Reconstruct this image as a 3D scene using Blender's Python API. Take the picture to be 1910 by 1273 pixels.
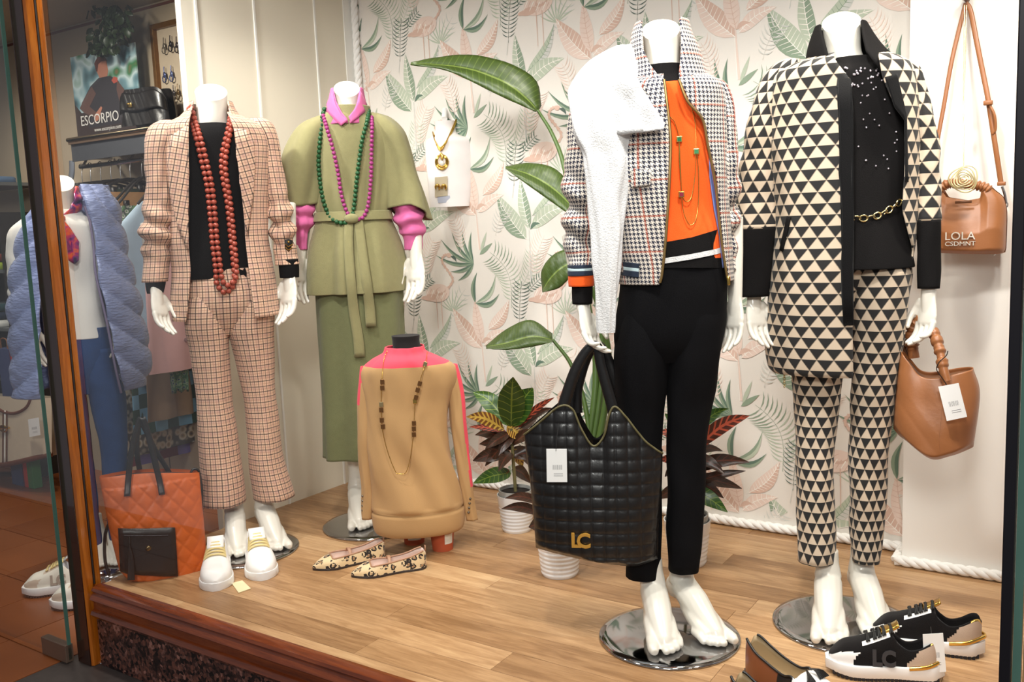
import bpy, bmesh, math, random
import numpy as np
from mathutils import Vector, Matrix, noise
random.seed(7)
for o in list(bpy.data.objects): bpy.data.objects.remove(o)
scene = bpy.context.scene
COL = scene.collection
V = Vector
# ---------------------------------------------------------------- camera
FPX, PITCH, ROLL, ZC = 1690., math.atan(216/1690), math.atan(.040), 1.06
CAMP = V((0, 0, ZC))
_F = V((0, math.cos(PITCH), -math.sin(PITCH))); _R0 = V((1, 0, 0)); _U0 = _R0.cross(_F)
CR = math.cos(ROLL)*_R0 - math.sin(ROLL)*_U0
CU = math.sin(ROLL)*_R0 + math.cos(ROLL)*_U0
cam = bpy.data.cameras.new('camera'); camo = bpy.data.objects.new('camera', cam); COL.objects.link(camo)
cam.sensor_fit = 'HORIZONTAL'; cam.sensor_width = 36; cam.lens = 36*FPX/1910; cam.clip_start = .05
camo.matrix_world = Matrix.Translation(CAMP) @ Matrix((CR, CU, -_F)).transposed().to_4x4()
scene.camera = camo
# the shop's axes: s runs along the shop window to the right, t into the shop
TH = math.radians(-33.7)
E1 = V((math.cos(TH), math.sin(TH), 0)); E2 = V((-math.sin(TH), math.cos(TH), 0)); P0 = V((-1.301, 2.715, 0))
ZF = -.26                                    # shop floor and pavement
def S(s, t, z=0): return P0 + E1*s + E2*t + V((0, 0, z))
# ---------------------------------------------------------------- world, lamps, exposure
vs = scene.view_settings
vs.view_transform = 'Standard'; vs.look = 'None'; vs.gamma = 1; vs.use_curve_mapping = False; vs.exposure = 0.6
world = bpy.data.worlds.new('street_evening'); scene.world = world; world.use_nodes = True
world.node_tree.nodes['Background'].inputs[0].default_value = (.30, .30, .32, 1)
world.node_tree.nodes['Background'].inputs[1].default_value = .45
def lamp(name, kind, loc, energy, col, target=None, size=.05, angle=100, blend=.8):
    l = bpy.data.lights.new(name, kind); l.energy = energy; l.color = col
    if kind == 'SPOT': l.spot_size = math.radians(angle); l.spot_blend = blend; l.shadow_soft_size = size
    elif kind == 'AREA': l.size = size
    else: l.shadow_soft_size = size
    o = bpy.data.objects.new(name, l); COL.objects.link(o); o.location = loc
    if target is not None: o.rotation_euler = (V(target)-V(loc)).to_track_quat('-Z', 'Y').to_euler()
    return o
WARM = (1, .93, .82); NEUT = (1, .97, .94)
# ceiling spots just inside the glass, aimed at the figures and the papered wall
for s_, t_, e_, tg in ((.05, .05, 34, (.1, 1.0, .6)), (.75, .02, 32, (.6, 1.0, .4)), (1.45, .0, 36, (1.4, .9, .4)),
                       (2.1, .0, 46, (2.1, .9, .2)), (2.75, .1, 46, (2.5, 1.1, .2))):
    lamp('ceiling_spot_lamp', 'SPOT', S(s_, t_, 2.05), e_, NEUT, S(*tg), .06, 120, 1)
for s_, e_ in ((.35, 13), (1.1, 13), (1.85, 15), (2.5, 38)):
    lamp('ceiling_spot_lamp', 'SPOT', S(s_, .75, 2.05), e_, WARM, S(s_, .8, 0), .05, 130, 1)
# the shop room behind the left post
lamp('shop_unseen_spot', 'SPOT', S(-1.0, .35, 2.12), 60, WARM, S(-1.2, 1.4, .7), .08, 130, 1)
lamp('shop_unseen_spot', 'SPOT', S(-2.4, .5, 2.12), 26, WARM, S(-2.3, 1.3, .2), .08, 130, 1)
lamp('shop_unseen_spot', 'SPOT', S(-.55, .05, 2.12), 12, WARM, S(-.8, .6, .4), .08, 120, 1)  # extra unseen light, added to brighten the dim shop room
# added fill light behind the viewer, brightens the fronts of the figures
lamp('front_fill_light', 'AREA', (-.6, -1.6, 2.6), 60, NEUT, (.1, 2.5, .6), .7)
# ---------------------------------------------------------------- materials
def rgb(r, g, b):
    f = lambda c: (c/255/12.92 if c/255 <= .04045 else ((c/255+.055)/1.055)**2.4)
    return (f(r), f(g), f(b), 1)
class NT:
    def __init__(s, name):
        s.m = bpy.data.materials.new(name); s.m.use_nodes = True; s.t = s.m.node_tree; s.N = s.t.nodes
        s.b = s.N['Principled BSDF']
    def n(s, ty, **k):
        x = s.N.new(ty)
        for a, b in k.items():
            if a.startswith('i_'): s.put(x.inputs[a[2:].replace('_', ' ')], b)
            elif a.startswith('n') and a[1:].isdigit(): s.put(x.inputs[int(a[1:])], b)
            else: setattr(x, a, b)
        return x
    def put(s, sock, v):
        if isinstance(v, bpy.types.NodeSocket): s.t.links.new(v, sock)
        else:
            try: sock.default_value = v
            except Exception: sock.default_value = tuple(v)[:3]
    def mt(s, op, a, b=0., c=0.): return s.n('ShaderNodeMath', operation=op, n0=a, n1=b, n2=c).outputs[0]
    def mix(s, f, a, b, blend='MIX'):
        x = s.n('ShaderNodeMix', data_type='RGBA', blend_type=blend); s.put(x.inputs[0], f); s.put(x.inputs[6], a); s.put(x.inputs[7], b); return x.outputs[2]
    def uv(s):
        x = s.n('ShaderNodeSeparateXYZ'); s.put(x.inputs[0], s.n('ShaderNodeUVMap').outputs[0]); return x.outputs[0], x.outputs[1]
    def obj(s): return s.n('ShaderNodeTexCoord').outputs['Object']
    def noise(s, scale, vec=None, detail=3, rough=.5, dist=0):
        x = s.n('ShaderNodeTexNoise', i_Scale=scale, i_Detail=detail, i_Roughness=rough, i_Distortion=dist)
        if vec is not None: s.put(x.inputs['Vector'], vec)
        return x.outputs['Fac']
    def ramp(s, f, stops, interp='LINEAR'):
        x = s.n('ShaderNodeValToRGB'); s.put(x.inputs[0], f); r = x.color_ramp; r.interpolation = interp
        while len(r.elements) < len(stops): r.elements.new(.5)
        for e, (p, c) in zip(r.elements, stops): e.position = p; e.color = c
        return x.outputs[0]
    def bump(s, h, st=.3, d=.01):
        x = s.n('ShaderNodeBump', i_Strength=st, i_Distance=d, i_Height=h); s.put(s.b.inputs['Normal'], x.outputs[0])
    def scalev(s, vec, sc):
        x = s.n('ShaderNodeMapping', i_Vector=vec); x.inputs['Scale'].default_value = sc; return x.outputs[0]
    def fin(s, col, rough=.6, metal=0, coat=0, sheen=0, spec=None):
        s.put(s.b.inputs['Base Color'], col); s.put(s.b.inputs['Roughness'], rough); s.put(s.b.inputs['Metallic'], metal)
        if coat: s.b.inputs['Coat Weight'].default_value = coat
        if sheen: s.b.inputs['Sheen Weight'].default_value = sheen
        if spec is not None: s.b.inputs['Specular IOR Level'].default_value = spec
        return s.m
def mul(c, k): return (min(c[0]*k, 1), min(c[1]*k, 1), min(c[2]*k, 1), 1)
MC = {}
def mat(name, c, rough=.6, metal=0, var=.08, vsc=25, bump=0, bsc=150, coat=0, sheen=0, spec=None):
    if name in MC: return MC[name]
    t = NT(name); ob = t.obj()
    col = t.mix(t.noise(vsc, ob), mul(c, 1-var), mul(c, 1+var))
    if bump: t.bump(t.noise(bsc, ob, 2), bump, .004)
    MC[name] = t.fin(col, rough, metal, coat, sheen, spec); return MC[name]
# ---------------------------------------------------------------- pixel rays, local frames
def ray(px, py): return (_F*FPX + CR*(px-955) - CU*(py-636.5)).normalized()
def gp(px, py, z=0):
    d = ray(px, py); return CAMP + d*((z-CAMP.z)/d.z)
class Fr:
    """local frame of a thing: x to the right, y away, z up; base on what it stands on"""
    def __init__(s, base, ex=None):
        s.b = V(base); v = V((s.b.x, s.b.y, 0)).normalized()
        s.ex = V(ex).normalized() if ex is not None else V((v.y, -v.x, 0))
        s.ey = V((-s.ex.y, s.ex.x, 0))
    def p(s, px, py, w=0):
        d = ray(px, py); o = s.b + s.ey*w; t = (o-CAMP).dot(s.ey)/d.dot(s.ey); q = CAMP + d*t - s.b
        return V((q.dot(s.ex), q.dot(s.ey), q.z))
    def loc(s, q): q = V(q)-s.b; return V((q.dot(s.ex), q.dot(s.ey), q.z))
    def rot(s): return math.atan2(s.ex.y, s.ex.x)
# ---------------------------------------------------------------- scene objects
def tag(o, label=None, cat=None, group=None, kind=None):
    if label: o['label'] = label
    if cat: o['category'] = cat
    if group: o['group'] = group
    if kind: o['kind'] = kind
    return o
def thing(name, label, cat, F, group=None):
    o = bpy.data.objects.new(name, None); COL.objects.link(o); o.empty_display_size = .05
    o.location = F.b; o.rotation_euler = (0, 0, F.rot()); return tag(o, label, cat, group)
def catm(K, n):
    K = np.array(K, float); m = len(K)
    if m < 3: t = np.linspace(0, 1, n)[:, None]; return K[0]*(1-t)+K[-1]*t
    P = np.vstack([2*K[0]-K[1], K, 2*K[-1]-K[-2]]); out = []
    for x in np.linspace(0, m-1-1e-9, n):
        i = int(x); t = x-i; a, b, c, d = P[i:i+4]
        out.append(.5*(2*b+(c-a)*t+(2*a-5*b+4*c-d)*t*t+(3*b-a-3*c+d)*t**3))
    return np.array(out)
def path(pts, n): return [V(p) for p in catm([tuple(p) for p in pts], n)]
class MB:
    def __init__(s): s.v = []; s.f = []; s.u = []; s.mi = []
    def add(s, vs, fs, us=None, m=0):
        k = len(s.v); s.v += [tuple(a) for a in vs]; s.u += [tuple(a) for a in us] if us is not None else [(a[0], a[2]) for a in vs]
        s.f += [tuple(i+k for i in f) for f in fs]; s.mi += [m]*len(fs)
    def grid(s, rows, us=None, m=0, wrap=False):
        n = len(rows[0]); R = len(rows); fs = []
        for i in range(R-1):
            for j in range(n if wrap else n-1):
                a = i*n+j; b = i*n+(j+1) % n; fs.append((a, b, b+n, a+n))
        s.add([p for r in rows for p in r], fs, [q for r in us for q in r] if us else None, m)
        return fs
    def cap(s, ring, m=0, flip=False):
        c = sum((V(p) for p in ring), V())/len(ring); n = len(ring)
        s.add(list(ring)+[c], [((j+1) % n, j, n) if flip else (j, (j+1) % n, n) for j in range(n)], None, m)
    def tube(s, pts, r, n=8, m=0, flat=1., up=None, cap=True):
        pts = [V(p) for p in pts]; N = len(pts)
        rr = list(r) if hasattr(r, '__len__') else [r]*N
        ref = V(up) if up is not None else None; rings = []
        for i, p in enumerate(pts):
            d = (pts[min(i+1, N-1)]-pts[max(i-1, 0)])
            d = d.normalized() if d.length > 1e-9 else V((0, 0, 1))
            if ref is None: ref = V((0, 1, 0)) if abs(d.y) < .9 else V((1, 0, 0))
            a = ref - d*ref.dot(d)
            if a.length < 1e-6: a = V((1, 0, 0)) - d*d.x
            a.normalize(); b = d.cross(a)
            if up is None: ref = a
            rings.append([p + (a*math.sin(2*math.pi*k/n)*flat + b*math.cos(2*math.pi*k/n))*rr[i] for k in range(n)])
        L = [0]
        for i in range(1, N): L.append(L[-1]+(pts[i]-pts[i-1]).length)
        s.grid(rings, [[(k/n, L[i]) for k in range(n)] for i in range(N)], m, True)
        if cap: s.cap(rings[0], m, True); s.cap(rings[-1], m)
        return s
    def box(s, c, sz, M=None, m=0):
        c = V(c); vs = []
        for i in range(8):
            q = V(((i & 1)-.5, (i >> 1 & 1)-.5, (i >> 2)-.5)); q = V((q.x*sz[0], q.y*sz[1], q.z*sz[2]))
            vs.append(c + (M @ q if M is not None else q))
        s.add(vs, [(0, 2, 3, 1), (4, 5, 7, 6), (0, 1, 5, 4), (2, 6, 7, 3), (0, 4, 6, 2), (1, 3, 7, 5)], None, m); return s
    def lathe(s, prof, n=24, m=0, c=(0, 0, 0), cap0=False, cap1=False, sx=1, sy=1):
        c = V(c); rings = [[c+V((r*math.cos(2*math.pi*k/n)*sx, r*math.sin(2*math.pi*k/n)*sy, z)) for k in range(n)] for r, z in prof]
        s.grid(rings, [[(k/n, z) for k in range(n)] for r, z in prof], m, True)
        if cap0: s.cap(rings[0], m, True)
        if cap1: s.cap(rings[-1], m)
        return s
    def ball(s, c, r, n=10, m=0, sc=(1, 1, 1), M=None):
        c = V(c); h = max(n//2, 4); rings = []
        for i in range(h+1):
            a = math.pi*(i+.001)/(h+.002)
            rings.append([V((math.sin(a)*math.cos(2*math.pi*k/n)*r*sc[0], math.sin(a)*math.sin(2*math.pi*k/n)*r*sc[1], -math.cos(a)*r*sc[2])) for k in range(n)])
        rings = [[c+(M @ q if M is not None else q) for q in R] for R in rings]
        s.grid(rings, None, m, True); return s
    def prism(s, poly, y0, y1, m=0):
        """poly in (x,z), extruded along y"""
        n = len(poly); a = [V((x, y0, z)) for x, z in poly]; b = [V((x, y1, z)) for x, z in poly]
        s.add(a+b, [tuple(range(n)), tuple(range(2*n-1, n-1, -1))]+[(i, i+n, (i+1) % n+n, (i+1) % n) for i in range(n)], None, m); return s
    def mesh(s, mesh, M, m=0):
        k = [M @ v.co for v in mesh.vertices]; s.add(k, [tuple(p.vertices) for p in mesh.polygons], None, m); return s
    def build(s, name, mats, parent=None, smooth=True, solid=0, bevel=0, sub=0, label=None, kind=None, sharp=None, off=-1):
        me = bpy.data.meshes.new(name); me.from_pydata(s.v, [], s.f)
        mats = mats if isinstance(mats, (list, tuple)) else [mats]
        for x in mats: me.materials.append(x)
        n = len(me.polygons); me.polygons.foreach_set('use_smooth', [smooth]*n); me.polygons.foreach_set('material_index', [min(i, len(mats)-1) for i in s.mi])
        uv = me.uv_layers.new(name='UVMap'); li = np.empty(len(me.loops), np.int32); me.loops.foreach_get('vertex_index', li)
        uv.data.foreach_set('uv', np.array(s.u, np.float32)[li].ravel())
        if sharp: me.set_sharp_from_angle(angle=math.radians(sharp))
        me.update()
        o = bpy.data.objects.new(name, me); COL.objects.link(o); o.parent = parent
        if bevel: b = o.modifiers.new('b', 'BEVEL'); b.width = bevel; b.segments = 2; b.limit_method = 'ANGLE'
        if sub: b = o.modifiers.new('s', 'SUBSURF'); b.levels = b.render_levels = sub
        if solid: b = o.modifiers.new('t', 'SOLIDIFY'); b.thickness = solid; b.offset = off
        if label: o['label'] = label
        if kind: o['kind'] = kind
        return o
def copyo(o, parent, loc=None, rot=None, sc=None):
    c = o.copy(); COL.objects.link(c); c.parent = parent
    if loc is not None: c.location = loc
    if rot is not None: c.rotation_euler = rot
    if sc is not None: c.scale = sc if hasattr(sc, '__len__') else (sc, sc, sc)
    return c
def struct(mb, name, mats, label, cat, **k):
    return tag(mb.build(name, mats, **k), label, cat, None, 'structure')
def remesh(mb, voxel, smooth=4):
    o = mb.build('tmp', mat('tmp', (1, 1, 1, 1)))
    r = o.modifiers.new('r', 'REMESH'); r.mode = 'VOXEL'; r.voxel_size = voxel
    q = o.modifiers.new('q', 'SMOOTH'); q.factor = .5; q.iterations = smooth
    dg = bpy.context.evaluated_depsgraph_get(); me = bpy.data.meshes.new_from_object(o.evaluated_get(dg))
    bpy.data.objects.remove(o); return me
# ---------------------------------------------------------------- draped surfaces
class Surf:
    """stack of ellipses; rows (y, xl, xr, depth ratio, centre depth) give the outline and its distance"""
    def __init__(s, F, rows, n=80):
        K = []; s.F = F
        for r in rows:
            w = r[4] if len(r) > 4 else 0
            a = F.p(r[1], r[0], w); b = F.p(r[2], r[0], w)
            K.append(((a.z+b.z)/2, (a.x+b.x)/2, (b.x-a.x)/2, r[3]*(b.x-a.x)/2, w))
        s.K = catm(K, n); s.key = np.array(K)
    def at(s, z):
        o = np.argsort(s.K[:, 0]); return [float(np.interp(z, s.K[o, 0], s.K[o, i])) for i in (1, 2, 3, 4)]
    def front(s, u, z):
        uc, hw, hd, wc = s.at(z); q = max(-.985, min(.985, (u-uc)/max(hw, 1e-4))); return wc-hd*math.sqrt(1-q*q)
    def px(s, x, y, off=.002):
        w = 0
        for _ in range(4): p = s.F.p(x, y, w); w = s.front(p.x, p.z)-off
        return V((p.x, w, p.z))
    def loft(s, mb, na=48, edges=None, fold=None, m=0, cap0=False, cap1=False, yaw=0, uvs=1., hem=None, shear=0, tilt=0):
        """edges: (y, x left edge, x right edge) of a front opening"""
        K = s.K; E = None
        if edges:
            e = []
            for y, l, r in edges:
                a = s.px(l, y, 0); b = s.px(r, y, 0); e.append(((a.z+b.z)/2, a.x, b.x))
            E = np.array(sorted(e))
        C = 2*math.pi*float(np.sqrt((s.key[:, 2]**2+s.key[:, 3]**2)/2).max())
        rows = []; us = []; zb = K[-1, 0]; zt = K[0, 0]; vv = 0
        for i, (z, uc, hw, hd, wc) in enumerate(K):
            if E is not None:
                l = np.interp(z, E[:, 0], E[:, 1]); r = np.interp(z, E[:, 0], E[:, 2])
                a0 = math.asin(max(-.99, min(.99, (r-uc)/hw))); a1 = math.asin(max(-.99, min(.99, (l-uc)/hw)))+2*math.pi
            else: a0, a1 = -math.pi, math.pi
            if i: vv += math.sqrt((K[i, 0]-K[i-1, 0])**2+.6*(K[i, 2]-K[i-1, 2])**2)
            R = []; Q = []
            for j in range(na+1):
                a = a0+(a1-a0)*j/na; ca, sa = math.cos(a), math.sin(a); d = fold(a, z, (zt-z)/(zt-zb+1e-9)) if fold else 0
                zz = z + (hem(a)*max(0, ((zt-z)/(zt-zb)))**3 if hem else 0)
                zz -= tilt*ca*max(0, 1-(zt-z)/.06) if tilt else 0; R.append((uc+(hw+d)*sa, wc-(hd+d)*ca, zz)); am = (a-yaw)/(2*math.pi); Q.append((am*C*uvs+shear*z, -vv*uvs))
            rows.append(R); us.append(Q)
        mb.grid(rows, us, m)
        if cap0: mb.cap(rows[0][:-1], m, True)
        if cap1: mb.cap(rows[-1][:-1], m)
        return rows
    def patch(s, mb, poly, off=.004, m=0, sub=3, rot=0.):
        pts = [s.px(x, y, off) for x, y in poly]
        bm = bmesh.new(); vs = [bm.verts.new((p.x, 0, p.z)) for p in pts]; bm.faces.new(vs)
        bmesh.ops.triangulate(bm, faces=bm.faces[:])
        for _ in range(sub): bmesh.ops.subdivide_edges(bm, edges=bm.edges[:], cuts=1, use_grid_fill=True)
        bm.normal_update(); bm.verts.ensure_lookup_table(); bm.faces.ensure_lookup_table(); bm.verts.index_update(); vv = []; uu = []; c, q = math.cos(rot), math.sin(rot)
        for v in bm.verts:
            vv.append((v.co.x, s.front(v.co.x, v.co.z)-off, v.co.z)); uu.append((v.co.x*c-v.co.z*q, v.co.x*q+v.co.z*c))
        fl = bm.faces[0].normal.y > 0
        mb.add(vv, [tuple(v.index for v in (reversed(f.verts) if fl else f.verts)) for f in bm.faces], uu, m); bm.free()
def wr(amp, fz, fa=1.5, seed=0.):
    """soft drapery"""
    return lambda a, z, q: amp*noise.noise(V((math.sin(a)*fa+seed, math.cos(a)*fa, z*fz+seed)))
def sleeve_fold(amp, fz, z0=0., z1=1., seed=0., base=.002):
    def g(a, z, q):
        k = math.exp(-((q-(z0+z1)/2)/((z1-z0)/2+1e-6))**2)
        return amp*k*math.sin(z*fz+1.3*math.sin(a*1.0+seed)+2*noise.noise(V((a, z*9, seed)))) + base*noise.noise(V((a*2, z*14, seed)))
    return g
# ================================================================ the setting
def wood_mat(name, stops, scale=(1.2, 14, 14), rough=.4, coat=0, rnd=True, vary=.3):
    t = NT(name); v = t.obj()
    if rnd:
        oi = t.n('ShaderNodeObjectInfo').outputs['Random']; ad = t.n('ShaderNodeVectorMath', operation='ADD'); t.put(ad.inputs[0], v)
        cb = t.n('ShaderNodeCombineXYZ'); t.put(cb.inputs[0], t.mt('MULTIPLY', oi, 37.)); t.put(cb.inputs[1], t.mt('MULTIPLY', oi, 11.)); t.put(ad.inputs[1], cb.outputs[0]); v = ad.outputs[0]
    sv = t.scalev(v, scale); a = t.noise(3, sv, 5, .6, 1.2); b = t.noise(14, sv, 3, .7)
    f = t.mt('ADD', t.mt('MULTIPLY', a, .7), t.mt('MULTIPLY', b, .3))
    if rnd: f = t.mt('ADD', f, t.mt('MULTIPLY', t.mt('SUBTRACT', oi, .5), vary))
    t.bump(b, .08, .002); return t.fin(t.ramp(f, stops), rough, 0, coat)
M_PLANK = wood_mat('oak_laminate', [(.25, rgb(138, 100, 64)), (.45, rgb(168, 128, 88)), (.6, rgb(192, 152, 110)), (.8, rgb(212, 176, 132))], (1.3, 13, 13), .38)
M_POST = wood_mat('varnished_wood', [(.25, rgb(110, 52, 8)), (.5, rgb(172, 92, 20)), (.75, rgb(205, 124, 40))], (11, 11, .8), .22, .5, False)
M_LEDGE = wood_mat('dark_varnished_wood', [(.3, rgb(70, 28, 10)), (.5, rgb(112, 50, 20)), (.75, rgb(140, 70, 30))], (1, 12, 12), .2, .6, False)
M_CREAM = mat('cream_paint', rgb(228, 220, 202), .55, var=.02, vsc=4)
M_WHITEP = mat('white_paint', rgb(240, 238, 232), .5, var=.015, vsc=4)
M_TAUPE = mat('taupe_plaster', rgb(172, 156, 134), .75, var=.05, vsc=3)
M_DARKW = mat('dark_panel', rgb(38, 34, 32), .6)
M_CHROME = mat('brushed_chrome', rgb(190, 190, 192), .22, 1, .05)
M_BLACKM = mat('black_metal', rgb(22, 20, 26), .35, .3)
M_ROPE = mat('white_cord', rgb(246, 244, 240), .8, var=.04, vsc=200)
def glass_mat():
    m = bpy.data.materials.new('clear_glass'); m.use_nodes = True; t = m.node_tree; N = t.nodes; N.clear()
    o = N.new('ShaderNodeOutputMaterial'); x = N.new('ShaderNodeMixShader'); a = N.new('ShaderNodeBsdfTransparent'); b = N.new('ShaderNodeBsdfGlossy')
    f = N.new('ShaderNodeLayerWeight'); f.inputs[0].default_value = .18; k = N.new('ShaderNodeMath'); k.operation = 'MULTIPLY'; k.inputs[1].default_value = .22
    a.inputs[0].default_value = (.985, .995, .99, 1); b.inputs['Roughness'].default_value = .0
    t.links.new(f.outputs['Fresnel'], k.inputs[0]); t.links.new(k.outputs[0], x.inputs[0]); t.links.new(a.outputs[0], x.inputs[1]); t.links.new(b.outputs[0], x.inputs[2]); t.links.new(x.outputs[0], o.inputs[0])
    return m
M_GLASS = glass_mat()
def shop_obj(o, s=0, t=0, z=0):
    o.location = S(s, t, z); o.rotation_euler = (0, 0, TH); return o
# --- display floor: slab and planks
def left_edge(t): return -.005-.095*min(1, max(0, t)/.5)
S_R, T_B = 2.95, 1.40
mb = MB(); nn = 12
top = [(left_edge(i/nn*T_B), i/nn*T_B) for i in range(nn+1)]+[(S_R, T_B), (S_R, 0)]
k = len(top); mb.add([(a, b, -.012) for a, b in top]+[(a, b, -.05) for a, b in top], [tuple(range(k-1, -1, -1)), tuple(range(k, 2*k))]+[(i, (i+1) % k, (i+1) % k+k, i+k) for i in range(k)])
floor = struct(mb, 'floor', mat('floor_core', rgb(60, 40, 24), .8), 'raised oak plank floor of the shop window display', 'floor', smooth=False); shop_obj(floor)
JO = [(.035, 1.02), (.135, 1.373), (.236, .95), (.335, .63), (.432, .30), (.53, 1.08), (.63, .55), (.73, 1.80), (.83, .9), (.93, 1.5), (1.03, .4), (1.13, 1.2), (1.23, .75), (1.33, 1.6)]
JO = [(.0, .35)]+JO
for i, (t0, j) in enumerate(JO):
    t1 = JO[i+1][0] if i+1 < len(JO) else T_B
    cuts = sorted([j+k*1.22 for k in range(-3, 4)]); l0 = left_edge((t0+t1)/2)
    ends = [l0]+[c for c in cuts if l0+.04 < c < S_R-.04]+[S_R]
    for a, b in zip(ends, ends[1:]):
        mb = MB(); L, Wd = b-a-.0008, t1-t0-.0012
        mb.box((0, 0, -.006), (L, Wd, .012)); p = mb.build('plank', M_PLANK, floor, smooth=False, bevel=.0007); p.location = ((a+b)/2, (t0+t1)/2, 0)
# --- ledge moulding, granite plinth
mb = MB(); prof = [(.012, -.0005), (-.002, .0), (-.012, .0), (-.03, -.006), (-.034, -.014), (-.028, -.022), (-.036, -.028), (-.042, -.04), (-.030, -.046), (-.030, -.072), (-.040, -.078), (-.044, -.088), (-.036, -.096), (-.03, -.104), (.012, -.104)]
mb.grid([[(s_, t_, z_) for t_, z_ in prof] for s_ in np.linspace(-.02, S_R, 12)])
ledge = struct(mb, 'trim_1', M_LEDGE, 'dark varnished wooden moulding along the front edge of the display', 'moulding', sharp=35); shop_obj(ledge)
t_ = NT('red_granite'); ob = t_.obj(); vor = t_.n('ShaderNodeTexVoronoi', i_Scale=95., feature='F1'); t_.put(vor.inputs['Vector'], ob)
gc = t_.ramp(t_.mt('ADD', t_.mt('MULTIPLY', t_.n('ShaderNodeSeparateColor', n0=vor.outputs['Color']).outputs[0], .5), t_.mt('MULTIPLY', t_.noise(30, ob), .5)), [(.3, rgb(24, 16, 16)), (.45, rgb(58, 36, 32)), (.55, rgb(112, 70, 58)), (.68, rgb(52, 34, 32)), (.8, rgb(150, 104, 92))])
M_GRAN = t_.fin(gc, .25)
mb = MB(); mb.box((S_R/2-.01, .02, -.182), (S_R+.02, .09, .156))
shop_obj(struct(mb, 'wall_front', M_GRAN, 'speckled red granite plinth under the wooden ledge', 'plinth', smooth=False))
mb = MB(); mb.box((1.40, -.9, ZF-.032), (3.12, 1.76, .06))
shop_obj(struct(mb, 'floor', mat('street_stone', rgb(70, 62, 58), .5, var=.3, vsc=40), 'dark stone pavement slab in front of the plinth', 'pavement', smooth=False))
# --- papered back wall, partition, right panel
mb = MB(); mb.box((1.02, .03, 1.10), (2.26, .06, 2.24)); wallb = struct(mb, 'wall_back', mat('wallpaper_ground', rgb(232, 226, 218), .7, var=.02, vsc=3), 'back wall papered with tropical leaves and pink flamingos', 'wall', smooth=False); shop_obj(wallb, 0, T_B)
mb = MB(); mb.box((-.115, .97, 1.10), (.03, .86, 2.24)); wl = struct(mb, 'wall_left', M_CREAM, 'cream panelled partition behind the plaid suit mannequin', 'wall', smooth=False); shop_obj(wl)
for t0 in (.60, .86, 1.17, 1.36):
    m2 = MB(); m2.box((-.098, t0, 1.05), (.006, .008 if t0 < 1.3 else .05, 2.14)); m2.build('panel_strip', M_WHITEP, wl, smooth=False)
mb = MB(); mb.box((2.62, 1.335, 1.10), (1.06, .11, 2.24)); shop_obj(struct(mb, 'wall_right', mat('pale_panel_paint', rgb(242, 237, 230), .5, var=.015, vsc=4), 'plain cream panel on the right where the brown bag hangs', 'wall', smooth=False))
def rope(name, a, b, label):
    a = V(a); b = V(b); d = b-a; L = d.length; d.normalize(); n = V((-d.y, d.x, 0)); mb = MB()
    for k in range(3):
        pts = [a+d*(L*i/(L*160))+(n*math.cos(i*.42+k*2.094)+V((0, 0, 1))*math.sin(i*.42+k*2.094))*.0075+V((0, 0, .017)) for i in range(int(L*160)+1)]
        mb.tube(pts, .0095, 7)
    return shop_obj(struct(mb, name, M_ROPE, label, 'rope trim'))
rope('baseboard_back', (-.08, T_B-.018, 0), (2.08, T_B-.018, 0), 'thick white twisted cord along the foot of the papered wall')
rope('baseboard_right', (2.075, 1.262, 0), (2.94, 1.262, 0), 'thick white twisted cord along the foot of the cream panel')
rope('trim_2', (2.078, 1.262, 0), (2.078, 1.385, 0), 'short white cord turning the corner of the cream panel')
# white cord up the inner corner of the papered wall
a = MB()
for k in range(3): a.tube([V((-.08+.007*math.cos(i*.42+k*2.094), T_B-.016+.007*math.sin(i*.42+k*2.094), i/160)) for i in range(340)], .009, 6)
shop_obj(struct(a, 'trim_3', M_ROPE, 'upright white twisted cord in the corner beside the papered wall', 'rope trim'))
mb = MB(); mb.box((-.45, .62, 2.24), (7.0, 1.75, .04)); shop_obj(struct(mb, 'ceiling', M_TAUPE, 'taupe ceiling above the display and the shop', 'ceiling', smooth=False))
# --- shop room on the left
mb = MB(); mb.box((-2.0, 1.45, .98), (3.74, .1, 2.48)); wr_ = struct(mb, 'wall_rear', M_TAUPE, 'taupe rear wall of the shop behind the clothes rail', 'wall', smooth=False); shop_obj(wr_)
for z_ in (2.205,):
    m2 = MB(); m2.box((-2.0, 1.398, z_), (3.74, .006, .012)); m2.build('panel_joint', mat('red_brown_joint', rgb(110, 66, 58), .7), wr_, smooth=False)
for s_ in (-1.62, -.72, -2.55):
    m2 = MB(); m2.box((s_, 1.399, .9), (.005, .004, 2.3)); m2.build('panel_joint', mat('grey_joint', rgb(112, 102, 94), .7), wr_, smooth=False)
mb = MB(); mb.box((-3.85, .6, .98), (.06, 2.6, 2.48)); shop_obj(struct(mb, 'wall_side', M_DARKW, 'dark far side wall of the shop', 'wall', smooth=False))
mb = MB(); mb.box((-2.085, .26, ZF-.036), (3.85, 2.5, .05)); tf = struct(mb, 'floor', mat('tile_grout', rgb(88, 52, 30), .9), 'terracotta tiled shop floor', 'floor', smooth=False); shop_obj(tf)
t_ = NT('terracotta_tile'); oi = t_.n('ShaderNodeObjectInfo').outputs['Random']; ob = t_.obj()
M_TILE = t_.fin(t_.mix(t_.mt('ADD', t_.mt('MULTIPLY', oi, .5), t_.mt('MULTIPLY', t_.noise(6, ob, 4), .5)), rgb(112, 58, 26), rgb(144, 82, 42)), .35)
tile = None
for i in range(12):
    for j in range(8):
        x, y = -.315-.31*i, -.85+.31*j
        if x > -.3 and y < -.05: x -= 0
        if tile is None:
            mb = MB(); mb.box((0, 0, -.005), (.306, .306, .01)); tile = mb.build('tile', M_TILE, tf, smooth=False, bevel=.001); q = tile
        else: q = copyo(tile, tf)
        q.location = (x, y, ZF+.0)
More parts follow.
